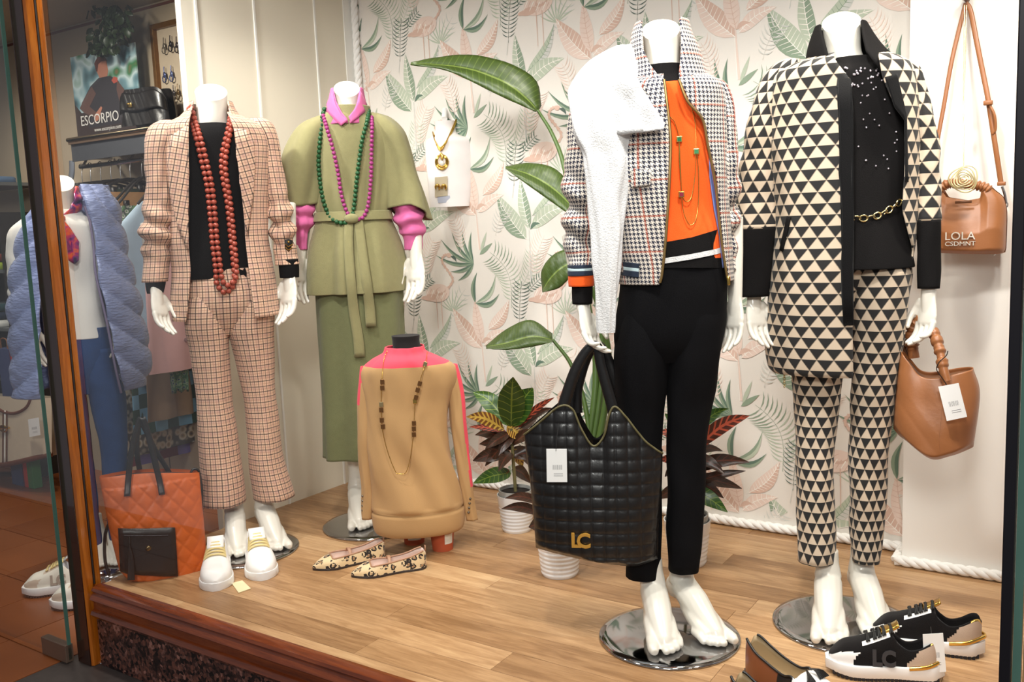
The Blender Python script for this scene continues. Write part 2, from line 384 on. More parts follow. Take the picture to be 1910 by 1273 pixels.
# --- left wooden post with its grooves
mb = MB(); prof = [(-.108, .012), (-.108, -.045), (-.040, -.045), (-.032, -.040), (-.032, -.018), (-.039, -.015), (-.039, -.011), (-.032, -.008), (-.032, .006), (-.038, .012)]
mb.grid([[(a, b, z_) for a, b in prof+prof[:1]] for z_ in np.linspace(ZF, 2.14, 4)])
post = struct(mb, 'trim_4', M_POST, 'tall varnished wooden corner post of the shop window', 'post', sharp=30); shop_obj(post)
m2 = MB(); m2.tube([(-.033, -.013, z_) for z_ in np.linspace(0, 2.13, 60)], .003, 6); m2.build('glass_seal', mat('dark_seal', rgb(46, 34, 30), .5), post)
m2 = MB(); m2.box((-.074, -.0465, .94), (.066, .003, 2.4)); m2.build('front_shade', mat('shaded_varnish', rgb(46, 20, 10), .2, coat=.6, var=.25, vsc=8), post, smooth=False)  # dark sheet: shade of the unlit front face put into the colour
# --- window pane and its right frame, glass door with its shoe
mb = MB(); mb.box((1.215, -.013, 1.06), (2.49, .008, 2.13)); win = struct(mb, 'window_1', M_GLASS, 'large clear glass pane of the shop window', 'window', smooth=False); shop_obj(win)
m2 = MB(); m2.box((2.472, -.013, 1.06), (.016, .03, 2.13)); m2.build('window_frame', M_BLACKM, win, smooth=False, bevel=.002)
m2 = MB(); m2.box((2.487, -.003, 1.06), (.012, .02, 2.13)); m2.build('glass_edge', mat('green_glass_edge', rgb(78, 112, 100), .2), win, smooth=False)
mb = MB(); mb.box((2.645, .05, .93), (.3, .12, 2.4)); mb.box((2.648, .03, .02), (.3, .14, .58))
shop_obj(struct(mb, 'trim_5', wood_mat('pale_varnished_wood', [(.3, rgb(150, 104, 66)), (.55, rgb(196, 150, 108)), (.8, rgb(222, 184, 146))], (10, 10, 1), .35, .3, False), 'wooden jamb with a deeper base at the right end of the window', 'post', smooth=False, bevel=.004))
mb = MB(); mb.box((-.66, -.065, .93), (1.08, .009, 2.36)); door = struct(mb, 'door_1', M_GLASS, 'frameless glass door left of the wooden post', 'door', smooth=False); shop_obj(door)
m2 = MB(); m2.box((-.122, -.065, .93), (.004, .011, 2.36)); m2.build('chrome_edge', mat('green_glass_edge', rgb(78, 112, 100), .2), door, smooth=False)
m2 = MB(); m2.box((-.19, -.067, ZF+.032), (.14, .026, .058)); m2.build('bottom_shoe', mat('bronze_steel', rgb(120, 100, 86), .4, .5), door, smooth=False, bevel=.002)
# ---------------------------------------------------------------- wallpaper print
WF = Fr(S(0, T_B, 0), E1)
PC = dict(dg=rgb(98, 122, 106), mg=rgb(142, 160, 138), lg=rgb(186, 196, 176), pk=rgb(232, 210, 198), dp=rgb(216, 184, 168), gr=rgb(208, 208, 202), wt=rgb(246, 240, 232), dk=rgb(84, 102, 94))
PN = list(PC); PM = [mat('print_'+n, PC[n], .75, var=.06, vsc=30) for n in PN]
class Pr:
    def __init__(s): s.q = []; s.l = 0
    def poly(s, pts, c): s.q.append((pts, PN.index(c), s.l)); s.l += 1
def P2(x, y): p = WF.p(x, y); return np.array((p.x, p.z))
pr = Pr()
def quadline(p, q, w, c): 
    d = q-p; n = np.array((-d[1], d[0])); n = n/(np.hypot(*n)+1e-9)*w/2; pr.poly([p-n, q-n*.4, q+n*.4, p+n], c)
def blade(b, t, w, c, bend=0, n=7, c2=None):
    d = t-b; nn_ = np.array((-d[1], d[0])); nn_ = nn_/(np.hypot(*nn_)+1e-9); L = np.hypot(*d)
    mid = [b+d*k/n+nn_*bend*L*math.sin(math.pi*k/n) for k in range(n+1)]; wd = [w*math.sin(math.pi*min(1, (k/n)**.75)) for k in range(n+1)]
    A = [m+nn_*x for m, x in zip(mid, wd)]; B = [m-nn_*x for m, x in zip(mid, wd)]
    for k in range(n): pr.poly([A[k], A[k+1], mid[k+1], mid[k]], c); pr.poly([mid[k], mid[k+1], B[k+1], B[k]], c2 or c)
    return mid, A, B
def banana(b, t, w, c, c2, rib, bend=.1, nr=9):
    mid, A, B = blade(b, t, w, c, bend, 8, c2)
    d = (t-b)/np.hypot(*(t-b))
    for k in range(1, nr):
        x = k/nr*7.6; i = int(x); f = x-i; m = mid[i]*(1-f)+mid[i+1]*f
        for Q in (A, B):
            e = Q[i]*(1-f)+Q[i+1]*f; quadline(m, m+(e-m)*.92+d*w*.35, .0022, rib)
    for i in range(8): quadline(mid[i], mid[i+1], .003, rib)
def fern(b, t, n, L, c, w=.006, bend=.1, up=.7, c2=None):
    d = t-b; nn_ = np.array((-d[1], d[0])); nn_ = nn_/np.hypot(*nn_); Ld = np.hypot(*d); f = lambda k: b+d*k+nn_*bend*Ld*math.sin(math.pi*k*.9)
    for i in range(10): quadline(f(i/10), f((i+1)/10), .002, c)
    for i in range(n):
        k = .12+.86*i/n; m = f(k); tg = (f(k+.02)-f(k-.02)); tg = tg/np.hypot(*tg); nm = np.array((-tg[1], tg[0])); ll = L*(.35+.65*math.sin(math.pi*(.2+.75*(1-k))))
        for sg in (-1, 1): blade(m, m+(nm*sg+tg*up)*ll*.8, w*.45, c2 if (c2 and k < .6) else c, .12*sg, 3)
def px_len(p): return p/455.
# ghost ferns and fan, then palms, then the bird
fern(P2(847, 600), P2(870, 540), 5, .05, 'gr', .006)
for a in range(-4, 5): ctr = P2(847, 582); blade(ctr, ctr+np.array((math.sin(a*.28), math.cos(a*.28)))*.105*(1-.05*abs(a)), .0028, 'lg', .05)
fern(P2(966, 545), P2(992, 468), 10, .055, 'lg', .005, -.1)
fern(P2(954, 575), P2(908, 474), 15, .085, 'mg', .0055, -.22, .5, 'lg')
quadline(P2(778, 285), P2(772, 190), .008, 'gr'); quadline(P2(776, 285), P2(770, 190), .003, 'wt')
banana(P2(768, 208), P2(718, 130), .040, 'mg', 'lg', 'wt', .05, 13)
banana(P2(772, 190), P2(756, 100), .026, 'lg', 'mg', 'wt', .03, 11)
banana(P2(777, 165), P2(818, 84), .022, 'lg', 'gr', 'mg', -.12, 13)
banana(P2(775, 188), P2(836, 142), .030, 'lg', 'lg', 'wt', .1, 9)
blade(P2(774, 190), P2(790, 178), .008, 'dg', .2)
quadline(P2(906, 712), P2(899, 640), .009, 'pk'); quadline(P2(904, 712), P2(897, 640), .003, 'wt')
banana(P2(899, 650), P2(844, 574), .038, 'pk', 'dp', 'wt', .05, 12)
banana(P2(900, 640), P2(886, 556), .026, 'pk', 'pk', 'dp', .03, 10)
banana(P2(911, 615), P2(950, 558), .026, 'pk', 'dp', 'wt', -.1, 13)
banana(P2(903, 645), P2(950, 618), .024, 'pk', 'pk', 'wt', .1, 8)
blade(P2(900, 640), P2(918, 634), .008, 'dp', .2)
for t_ in ((822, 478), (830, 452), (848, 441), (865, 438), (880, 440), (846, 505), (858, 520)):
    b = P2(884, 492); blade(b, b+(P2(*t_)-b)*1.15, .0085, 'mg', .1, 6, 'dg')
blade(P2(895, 475), P2(919, 453), .009, 'mg'); blade(P2(897, 470), P2(908, 432), .007, 'lg')
blade(P2(887, 566), P2(890, 508), .011, 'mg', .12, 7, 'dg'); blade(P2(887, 566), P2(925, 512), .011, 'mg', -.18, 7, 'lg'); blade(P2(887, 566), P2(932, 548), .011, 'dg', -.2, 7, 'mg')
fern(P2(969, 604), P2(974, 524), 10, .058, 'dk', .0042, .02, .55); quadline(P2(966, 625), P2(969, 598), .003, 'gr')
fern(P2(985, 545), P2(1012, 518), 6, .034, 'dg', .0045, .05)
fern(P2(1000, 520), P2(1018, 440), 12, .06, 'pk', .004, .1, .9)
fern(P2(860, 470), P2(842, 405), 9, .05, 'pk', .004, -.1, .9)
fern(P2(935, 690), P2(960, 640), 8, .05, 'gr', .005, .1, .6)
# flamingo
def ell(c, rx, ry, rot=0, n=16): return [np.array((c[0]+rx*math.cos(t)*math.cos(rot)-ry*math.sin(t)*math.sin(rot), c[1]+rx*math.cos(t)*math.sin(rot)+ry*math.sin(t)*math.cos(rot))) for t in np.linspace(0, 2*math.pi, n, endpoint=False)]
c = P2(817, 547); FQ = 1.3; n0_ = len(pr.q)
pr.poly(ell(c, .048, .029, .12), 'pk'); pr.poly(ell(c+np.array((-.03, -.014)), .028, .011, .1), 'dp'); pr.poly(ell(c+np.array((-.054, -.016)), .014, .006, .1), 'dp'); pr.poly(ell(c+np.array((.012, .006)), .022, .013, .3), 'dp'); pr.poly(ell(c+np.array((.014, .010)), .018, .009, .3), 'pk')
for k in range(8): q = c+np.array((-.034+.01*k, .014-.002*k)); quadline(q, q+np.array((-.014, -.024)), .003, 'dp' if k % 2 else 'wt')
nk = [P2(*p) for p in ((832, 540), (839, 528), (831, 514), (823, 502), (826, 493), (833, 492))]
nk = catm(nk, 14)
for a, b in zip(nk, nk[1:]): quadline(a, b, .011, 'dp')
pr.poly(ell(P2(833, 493), .009, .007), 'dp'); blade(P2(835, 494), P2(844, 503), .005, 'dk', .2, 3)
quadline(P2(815, 555), P2(818, 598), .003, 'dp'); quadline(P2(822, 555), P2(825, 600), .003, 'dp')
pr.q[n0_:] = [([c+(p-c)*FQ for p in pts], cm, ly) for pts, cm, ly in pr.q[n0_:]]
PER = .53
vs_, fs_, mi_ = [], [], []
for pts, cm, ly in pr.q:
    m0 = sum(pts)/len(pts); i0 = int(math.floor((-.06-m0[0])/PER)); j0 = int(math.floor((.0-m0[1])/PER))
    for i in range(i0, i0+7):
        for j in range(j0, j0+7):
            q = [p+np.array((i*PER, j*PER)) for p in pts]
            xs = [p[0] for p in q]; zs = [p[1] for p in q]
            if min(xs) < -.075 or max(xs) > 2.08 or min(zs) < .036 or max(zs) > 2.1: continue
            k = len(vs_); vs_ += [(p[0], -.0004-ly*1.2e-6, p[1]) for p in q]; fs_.append(tuple(range(k, k+len(q)))); mi_.append(cm)
mb = MB(); mb.v = vs_; mb.f = fs_; mb.u = [(v[0], v[2]) for v in vs_]; mb.mi = mi_
o = mb.build('wallpaper_print', PM, wallb, smooth=False, kind='stuff', label='printed palms, ferns and pink flamingos'); o.location = (0, 0, 0)
# ================================================================ mannequin pieces
M_BODY = mat('gloss_white_shell', rgb(224, 218, 206), .28, var=.01, coat=.3)
M_PLATE = mat('polished_steel_plate', rgb(176, 176, 178), .07, 1, .05)
def hand_mesh(curl, spread=.0, thumb=.5):
    mb = MB()
    mb.tube([(0, 0, .24), (0, 0, .14), (0, 0, .05), (0, 0, 0), (0, 0, -.03), (0, -.001, -.06), (0, -.002, -.085)], [.027, .027, .0255, .0245, .0235, .019, .011], 14, flat=.78)
    mb.tube([(0, 0, .0), (0, 0, -.02), (.002, 0, -.045), (.002, -.002, -.07), (.002, -.004, -.092), (.002, -.005, -.1)], [.024, .028, .035, .039, .038, .03], 16, flat=.36)
    for x, L, i in ((-.029, .052, 0), (-.010, .064, 1), (.010, .068, 2), (.030, .060, 3)):
        p = V((x, -.004, -.088)); a = 0; pts = [p.copy()]; d0 = V((x*spread, 0, -1)).normalized()
        for k in range(3):
            a += curl*(.55 if k == 0 else .9)*(1+.12*(3-i))
            d = V((d0.x, -math.sin(a), d0.z*math.cos(a))).normalized(); p = p+d*L*(.5, .38, .3)[k]*1.15; pts.append(p.copy())
        q = path(pts, 9); mb.tube(q, [.0095, .0092, .0088, .009, .0083, .008, .0078, .0072, .005], 10); mb.ball(q[-1], .006)
    p = [V((.02, -.002, -.025)), V((.038, -.008, -.05)), V((.046, -.018-.01*thumb, -.078)), V((.040, -.03-.01*thumb, -.104))]
    q = path(p, 8); mb.tube(q, [.014, .0145, .0125, .0115, .0105, .0098, .0085, .006], 10); mb.ball(q[-1], .007)
    return remesh(mb, .0026, 5)
def foot_mesh(long=True):
    mb = MB(); h = .03
    mb.tube([(0, .205, .05+h), (0, .19, .045+h), (0, .15, .062+h*.8), (0, .10, .056+h*.3), (0, .06, .042), (0, .03, .030), (0, .0, .020), (0, -.01, .016)], [.018, .031, .036, .036, .033, .027, .019, .012], 14)
    for x in (-.022, .0, .022): mb.tube([(x*.4, .12, .055), (x*.85, .07, .038), (x, .035, .025), (x, .005, .017)], [.024, .023, .020, .014], 12)
    mb.tube([(-.022, .05, .02), (-.028, .02, .017), (-.031, -.02, .013), (-.030, -.036, .011)], [.017, .0155, .0145, .009], 12)
    for x, y in ((-.001, -.030), (.014, -.024), (.027, -.013), (.038, .001)): mb.tube([(x*.9, .05, .018), (x, .015, .016), (x, y, .010), (x, y-.006, .008)], [.013, .011, .0098, .006], 10)
    k = 6 if long else 3
    mb.tube([(0, .165, .07+h), (0, .168, .11+h), (0, .171, .172), (0, .176, .27), (0, .18, .36), (0, .178, .44)][:k], [.035, .0275, .0265, .038, .046, .044][:k], 16)
    mb.ball((0, .19, .05+h), .031, 12)
    return remesh(mb, .003, 7)
H_REL = hand_mesh(.28, .6, .3); H_GRIP = hand_mesh(.95, .2, 1.2); H_SOFT = hand_mesh(.45, .3, .6); FOOT = foot_mesh(False); FOOTL = foot_mesh()
def put_hand(mb, F, wrist, tip, w0, w1, me, mirror=False, twist=0.):
    a = F.p(*wrist, w0); b = F.p(*tip, w1); d = b-a; L = .165 if me is H_REL else (.15 if me is H_SOFT else .125)
    sc = max(.82, min(1.08, d.length/L)); z = -d.normalized(); y = V((math.sin(twist), math.cos(twist), 0)); y = (y-z*y.dot(z)).normalized(); x = y.cross(z)
    R = Matrix((x*(-sc if mirror else sc), y*sc, z*sc)).transposed().to_4x4()
    k = len(mb.f); mb.mesh(me, Matrix.Translation(a) @ R)
    if mirror: mb.f[k:] = [tuple(reversed(f)) for f in mb.f[k:]]
    return a
def put_foot(mb, F, toe, yaw=0, mirror=False, zb=.012, sc=1., me=None):
    """toe: floor contact of the toes; yaw: degrees the foot turns to the viewer's right"""
    t = F.loc(gp(toe[0], toe[1], F.b.z+zb)); a = math.radians(yaw); y = V((-math.sin(a), math.cos(a), 0)); x = V((y.y, -y.x, 0))
    R = Matrix((x*(-sc if mirror else sc), y*sc, V((0, 0, sc)))).transposed().to_4x4()
    n = len(mb.f); mb.mesh(me or FOOT, Matrix.Translation(t+V((0, 0, .0))) @ R)
    if mirror: mb.f[n:] = [tuple(reversed(f)) for f in mb.f[n:]]
def inner(mb, s, k=.75, na=20, t0=0., t1=1.):
    """the shell body inside a garment"""
    K = s.K[int(t0*len(s.K)):max(2, int(t1*len(s.K)))][::4]
    rows = [[(u+h*k*math.cos(2*math.pi*j/na), w+d*k*math.sin(2*math.pi*j/na), z) for j in range(na)] for z, u, h, d, w in K]
    mb.grid(rows, None, 0, True); mb.cap(rows[0], 0, True); mb.cap(rows[-1], 0)
def mframe(px, back=.08):
    b = gp(*px); v = V((b.x, b.y, 0)).normalized(); return Fr(b+v*back)
def plate(root, F, c, r=.177):
    q = F.loc(gp(c[0], c[1], F.b.z)); mb = MB(); mb.lathe([(.0005, 0), (r, 0), (r+.002, .003), (r, .006), (r-.02, .0095), (.0005, .0115)], 56)
    o = mb.build('base_plate', M_PLATE, root, label='round polished steel base plate'); o.location = q; return q
def sheet(mb, fn, nu, nv, m=0):
    rows = [[fn(i/nu, j/nv) for i in range(nu+1)] for j in range(nv+1)]
    mb.grid(rows, [[(i/nu, j/nv) for i in range(nu+1)] for j in range(nv+1)], m)
def strip(mb, pts, w, axis=None, m=0, th=.0):
    """flat ribbon along pts; axis = width direction(s)"""
    rows = []
    for i, p in enumerate(pts):
        p = V(p); ww = w[i] if hasattr(w, '__len__') else w
        ax = V(axis) if axis is not None else V((1, 0, 0)); rows.append([p-ax*ww/2, p-ax*ww/6, p+ax*ww/6, p+ax*ww/2])
    L = 0; us = []
    for i, r in enumerate(rows):
        if i: L += (r[0]-rows[i-1][0]).length
        us.append([(q.x, L) for q in r])
    mb.grid(rows, us, m)
BEAD = {}
def bead_mesh(r, key, n=10):
    if key not in BEAD:
        mb = MB(); mb.ball((0, 0, 0), r, n, sc=(1, 1, .92)); o = mb.build('bead', mat('x', (1, 1, 1, 1))); BEAD[key] = o.data; bpy.data.objects.remove(o)
    return BEAD[key]
def resample(pts, step):
    out = [pts[0].copy()]; acc = 0
    for a, b in zip(pts, pts[1:]):
        L = (b-a).length; d = step-acc
        while d <= L: out.append(a.lerp(b, d/L)); d += step
        acc = L-(d-step)
    return out
def beads(name, label, F, surf, px, r, m, step=None, off=None, group=None, sc=1., over=None):
    root = thing(name, label, 'necklace', F, group)
    pts = [surf.px(x, y, (off or r)) for x, y in px]
    if over is not None: pts = [V(p) for p in over[0]]+pts+[V(p) for p in over[1]]
    pts = path(pts, len(pts)*14); q = resample(pts, step or 2*r*.98)
    me = bead_mesh(r, (name, r)); me.materials.clear(); me.materials.append(m)
    for p in q:
        o = bpy.data.objects.new('bead', me); COL.objects.link(o); o.parent = root; o.location = p; o.rotation_euler = (random.random()*3, random.random()*3, 0)
    mb = MB(); mb.tube(pts[::2], .0012, 5); mb.build('string', m, root); return root
def chain(name, label, F, surf, px, r, m, off=.004, over=None):
    root = thing(name, label, 'necklace', F); pts = [surf.px(x, y, off) for x, y in px]
    if over is not None: pts = [V(p) for p in over[0]]+pts+[V(p) for p in over[1]]
    pts = path(pts, len(pts)*10); mb = MB(); mb.tube(pts, r, 6); mb.build('chain', m, root); return root
# ---------------------------------------------------------------- cloth materials
def cloth(name, c, var=.08, bump=.25, rough=.85, sheen=.1, vsc=8, bsc=500): return mat(name, c, rough, 0, var, vsc, bump, bsc, 0, sheen, .12 if max(c[:3]) < .03 else .3)
def weave(t, st=.15): t.bump(t.noise(600, t.obj(), 2), st, .002)
def frac(t, x, k): return t.mt('FRACT', t.mt('MULTIPLY', x, k))
def plaid_mat():
    t = NT('pink_plaid'); u, v = t.uv(); P = 1/.0365
    base = t.mix(t.noise(7, t.obj()), rgb(214, 174, 148), rgb(228, 192, 162))
    def line(x, ph, w): return t.mt('LESS_THAN', t.mt('ABSOLUTE', t.mt('SUBTRACT', t.mt('FRACT', t.mt('ADD', t.mt('MULTIPLY', x, P), ph)), .5)), w)
    for x in (u, v): base = t.mix(t.mt('MULTIPLY', line(x, .12, .10), .22), base, rgb(170, 124, 128))
    for x in (u, v): base = t.mix(t.mt('MULTIPLY', line(x, .25, .03), .4), base, rgb(150, 70, 56)); base = t.mix(t.mt('MULTIPLY', line(x, .75, .03), .4), base, rgb(150, 70, 56))
    for x in (u, v):
        base = t.mix(t.mt('MULTIPLY', line(x, .5, .036), .9), base, rgb(40, 28, 32)); base = t.mix(t.mt('MULTIPLY', line(x, .0, .036), .8), base, rgb(50, 34, 40))
    weave(t); return t.fin(base, .85, 0, 0, .1)
def hound_mat():
    t = NT('houndstooth'); u, v = t.uv(); k = 8/.0105
    x = t.mt('FLOOR', t.mt('MULTIPLY', u, k)); y = t.mt('FLOOR', t.mt('MULTIPLY', v, k))
    md = lambda a, m_: t.mt('FLOORED_MODULO', a, m_)
    warp = t.mt('LESS_THAN', md(x, 8.), 4.); weft = t.mt('LESS_THAN', md(y, 8.), 4.); tw = t.mt('LESS_THAN', md(t.mt('ADD', x, y), 4.), 2.)
    f = t.mt('ADD', t.mt('MULTIPLY', warp, tw), t.mt('MULTIPLY', weft, t.mt('SUBTRACT', 1., tw)))
    lt = t.mix(t.noise(9, t.obj()), rgb(226, 214, 198), rgb(206, 196, 188))
    c = t.mix(f, lt, rgb(34, 36, 54))
    for xx, ph in ((u, .2), (v, .55)):
        l = t.mt('LESS_THAN', t.mt('ABSOLUTE', t.mt('SUBTRACT', t.mt('FRACT', t.mt('ADD', t.mt('MULTIPLY', xx, 1/.085), ph)), .5)), .025)
        c = t.mix(t.mt('MULTIPLY', l, .45), c, rgb(196, 90, 50))
    weave(t); return t.fin(c, .9, 0, 0, .1)
def tri_mat(name='triangle_knit', wd=.036, h=.0275, flip=False, a=rgb(206, 186, 162), b=rgb(26, 24, 24)):
    t = NT(name); u, v = t.uv(); y = t.mt('MULTIPLY', v, (-1 if flip else 1)/h); row = t.mt('FLOOR', y); fv = t.mt('SUBTRACT', y, row)
    x = t.mt('FRACT', t.mt('ADD', t.mt('MULTIPLY', u, 1/wd), t.mt('MULTIPLY', row, .5)))
    d = t.mt('MULTIPLY', t.mt('ABSOLUTE', t.mt('SUBTRACT', x, .5)), 2.)
    e = t.mt('SUBTRACT', t.mt('SUBTRACT', 1., fv), d); up = t.mt('LESS_THAN', e, .0)
    ln = t.mt('LESS_THAN', t.mt('ABSOLUTE', e), .06)
    c = t.mix(up, a, b); c = t.mix(t.mt('MULTIPLY', ln, .6), c, rgb(120, 104, 88)); weave(t, .2); return t.fin(c, .85, 0, 0, .1)
M_PLAID = plaid_mat(); M_HOUND = hound_mat(); M_TRI = tri_mat()
M_BLK = cloth('black_knit', rgb(20, 18, 18), .1, .25, .85, 0); M_BLKT = cloth('black_ponte', rgb(10, 9, 11), .1, .2, .85, 0)
M_OLIVE = cloth('olive_linen', rgb(146, 140, 98), .1, .5, .9, .15, 60, 700); M_OLIVE2 = cloth('olive_skirt', rgb(118, 120, 82), .1, .5, .9, .15, 60, 700)
M_PINK = cloth('pink_sweat', rgb(214, 106, 158)); M_ORANGE = cloth('orange_knit', rgb(240, 92, 22), .04); M_WKNIT = cloth('white_knit', rgb(214, 212, 211), .02, .5, .9, 0, 8, 260)
M_NAVY = cloth('navy_rib', rgb(34, 44, 62)); M_LBLUE = cloth('pale_blue_rib', rgb(196, 216, 220)); M_LINING = cloth('blue_lining', rgb(112, 128, 190), .05, .05, .5)
M_GOLD = mat('polished_gold', rgb(226, 184, 96), .2, 1, .05); M_GOLDP = mat('pale_gold', rgb(226, 206, 150), .25, 1, .05)
M_ZIP = mat('brass_zip', rgb(170, 140, 90), .35, .9)
# ================================================================ plaid suit mannequin
F = mframe((458, 1027)); F1 = F
R1 = thing('mannequin', 'headless white mannequin in a pink plaid trouser suit and black top', 'mannequin', F)
plate(R1, F, (458, 1027))
body = MB()
Surf(F, [(172, 363, 424, .95), (185, 364, 424, .95), (205, 366, 424, .98), (228, 366, 425, .96), (242, 360, 430, .75), (265, 345, 450, .5), (330, 345, 462, .45), (420, 345, 465, .55), (500, 345, 490, .6), (560, 350, 505, .65)]).loft(body, 40, cap0=True, tilt=.034)
put_hand(body, F, (291, 540), (303, 625), -.03, -.07, H_REL, False, -.9)
put_hand(body, F, (540, 512), (541, 604), -.02, -.06, H_REL, True, .9)
put_foot(body, F, (443, 1036), 0, False); put_foot(body, F, (519, 1024), 11, True)
# black top
top1 = Surf(F, [(232, 362, 430, .98), (245, 340, 450, .75), (265, 322, 470, .62), (310, 326, 478, .60), (360, 330, 478, .62), (420, 332, 476, .62), (470, 334, 486, .64), (505, 336, 494, .66), (518, 337, 497, .66)])
mb = MB(); top1.loft(mb, 48, fold=wr(.006, 7, 1.5, 3)); mb.build('top', M_BLK, R1, label='plain black round-neck top')
# trousers
hip = Surf(F, [(500, 343, 498, .62), (540, 344, 508, .64), (570, 345, 510, .6), (600, 352, 505, .48), (622, 365, 490, .36)])
lL = Surf(F, [(530, 350, 428, .95), (570, 346, 428, 1.08), (610, 346, 427, 1.05), (650, 353, 428, .92), (736, 366, 430, .92), (806, 371, 441, .95), (868, 375, 450, 1.0), (938, 377, 457, 1.05)], 70)
lR = Surf(F, [(530, 428, 504, .95), (570, 425, 510, 1.08), (610, 425, 510, 1.02), (650, 436, 510, .92), (736, 455, 513, .95), (806, 463, 520, .98), (868, 467, 531, 1.0, .005), (927, 474, 549, 1.0, .01)], 70)
mb = MB(); crease = lambda sd: (lambda a, z, q: .005*noise.noise(V((a*1.5+sd, z*8, sd)))+.007*max(0, q-.25)*max(0, 1-abs(((a+math.pi) % (2*math.pi))-math.pi-.15)/.35))
hip.loft(mb, 48, fold=wr(.004, 10)); lL.loft(mb, 48, fold=crease(1.)); lR.loft(mb, 48, fold=crease(5.)); mb.build('trousers', M_PLAID, R1, label='flared pink plaid trousers', solid=.003)
# blazer
bz = Surf(F, [(214, 350, 434, 1.05, .01), (222, 330, 455, .85, .01), (240, 300, 488, .66), (275, 302, 502, .60), (330, 310, 500, .62), (400, 318, 498, .64), (480, 320, 504, .66), (540, 320, 514, .68), (592, 324, 520, .70)], 90)
ed = [(212, 358, 424), (240, 352, 436), (300, 347, 446), (375, 350, 452), (427, 352, 458), (500, 354, 463), (572, 350, 472), (600, 346, 476)]
mb = MB(); bz.loft(mb, 72, edges=ed, fold=wr(.008, 9, 2, 4)); blazer = mb.build('blazer', M_PLAID, R1, solid=.004, label='open pink plaid blazer')
def lap(s, rows, name, par, m=M_PLAID, off=.009, rot=0., solid=.003, lab=None, sub=3):
    mb = MB(); s.patch(mb, rows, off, 0, sub, rot); return mb.build(name, m, par, solid=solid, off=1, label=lab)
lap(bz, [(352, 232), (320, 253), (315, 300), (318, 360), (334, 430), (352, 470), (351, 400), (347, 305)], 'lapel', blazer, rot=.25)
lap(bz, [(436, 240), (459, 241), (473, 262), (475, 305), (472, 365), (460, 440), (457, 425), (452, 375), (446, 300)], 'lapel', blazer, rot=-.25)
# collar: folded band round the neck
mb = MB(); cb = Surf(F, [(192, 356, 432, 1.05, .012), (206, 349, 438, 1.05, .012), (226, 330, 452, .95, .012), (244, 318, 462, .85, .008)])
cb.loft(mb, 60, edges=[(190, 362, 424), (215, 356, 428), (232, 352, 434), (244, 350, 437)]); mb.build('collar', M_PLAID, blazer, solid=.004)
sl = Surf(F, [(226, 300, 330, .8), (238, 280, 332, .95), (262, 272, 330, 1.1), (300, 271, 320, 1.15), (350, 273, 319, 1.15), (400, 267, 320, 1.1), (425, 264, 320, 1.1), (450, 266, 318, 1.05), (480, 268, 315, 1.05), (526, 266, 311, 1.0, -.015)], 90)
sr = Surf(F, [(222, 465, 492, .8), (234, 462, 508, .95), (260, 478, 518, 1.1), (300, 488, 524, 1.15), (340, 494, 531, 1.15), (400, 503, 543, 1.1), (430, 506, 547, 1.1), (470, 513, 552, 1.0), (494, 516, 557, 1.0, -.01)], 90)
for q_, z0, z1, sd in ((sl, .55, .82, 0), (sr, .55, .85, 2)):
    mb = MB(); q_.loft(mb, 40, fold=sleeve_fold(.011, 95, z0, z1, sd, .005)); mb.build('sleeve', M_PLAID, blazer, solid=.003)
for rows in ([(512, 272, 309, .95, -.018), (530, 272, 308, .95, -.02), (547, 275, 304, .9, -.022)], [(484, 520, 555, .95, -.014), (500, 521, 557, .95, -.015), (518, 523, 557, .9, -.018)]):
    mb = MB(); Surf(F, rows, 12).loft(mb, 28); mb.build('cuff', M_BLK, R1, solid=.002, label='black knit cuff')
mb = MB(); sr.patch(mb, [(531, 448), (538, 446), (545, 449), (545, 462), (538, 470), (531, 463)], .004, 0, 1); bd = mb.build('badge', mat('badge_black', rgb(20, 18, 18), .7), blazer, solid=.002, off=1, label='black sleeve badge with gold chevrons')
mb = MB()
for dy in (0, 6): mb.tube([sr.px(532, 457+dy-2, .0075), sr.px(538, 461+dy, .0075), sr.px(545, 458+dy-2, .0075)], .0018, 5)
mb.ball(sr.px(538, 451, .007), .004, 8); mb.build('chevron', M_GOLD, bd)
for q_ in (lL, lR, sl, sr): inner(body, q_, .7, t1=.85)
body.build('body', M_BODY, R1, label='glossy white headless body with bare hands and feet')
# bead strands
M_RB = mat('terracotta_bead', rgb(160, 70, 52), .35, var=.25, vsc=120, bump=.4, bsc=400); M_RB2 = mat('dark_terracotta_bead', rgb(132, 48, 42), .4, var=.3, vsc=120, bump=.4, bsc=400)
for nm, xs, m_, gl in (('outer', [(353, 204), (358, 228), (366, 258), (376, 300), (386, 345), (392, 400), (396, 450), (402, 500), (404, 528), (412, 541), (420, 546), (430, 540), (437, 526), (436, 500), (430, 440), (424, 380), (414, 320), (415, 285), (426, 240), (430, 215)], M_RB2, 'long dark red bead necklace, lower strand on the plaid suit mannequin'),
                       ('inner', [(357, 200), (364, 226), (374, 258), (385, 300), (395, 345), (401, 400), (405, 450), (410, 490), (414, 520), (421, 532), (430, 530), (439, 520), (441, 500), (436, 440), (430, 380), (421, 320), (422, 285), (431, 240), (433, 218)], M_RB, 'long terracotta bead necklace, upper strand on the plaid suit mannequin')):
    a = F.p(360, 192, .05); b = F.p(428, 192, .05); k = F.p(394, 190, .09)
    beads('bead_necklace', gl, F, top1, xs, .0095, m_, .0185, .016 if nm == 'inner' else .011, 'red bead strands')
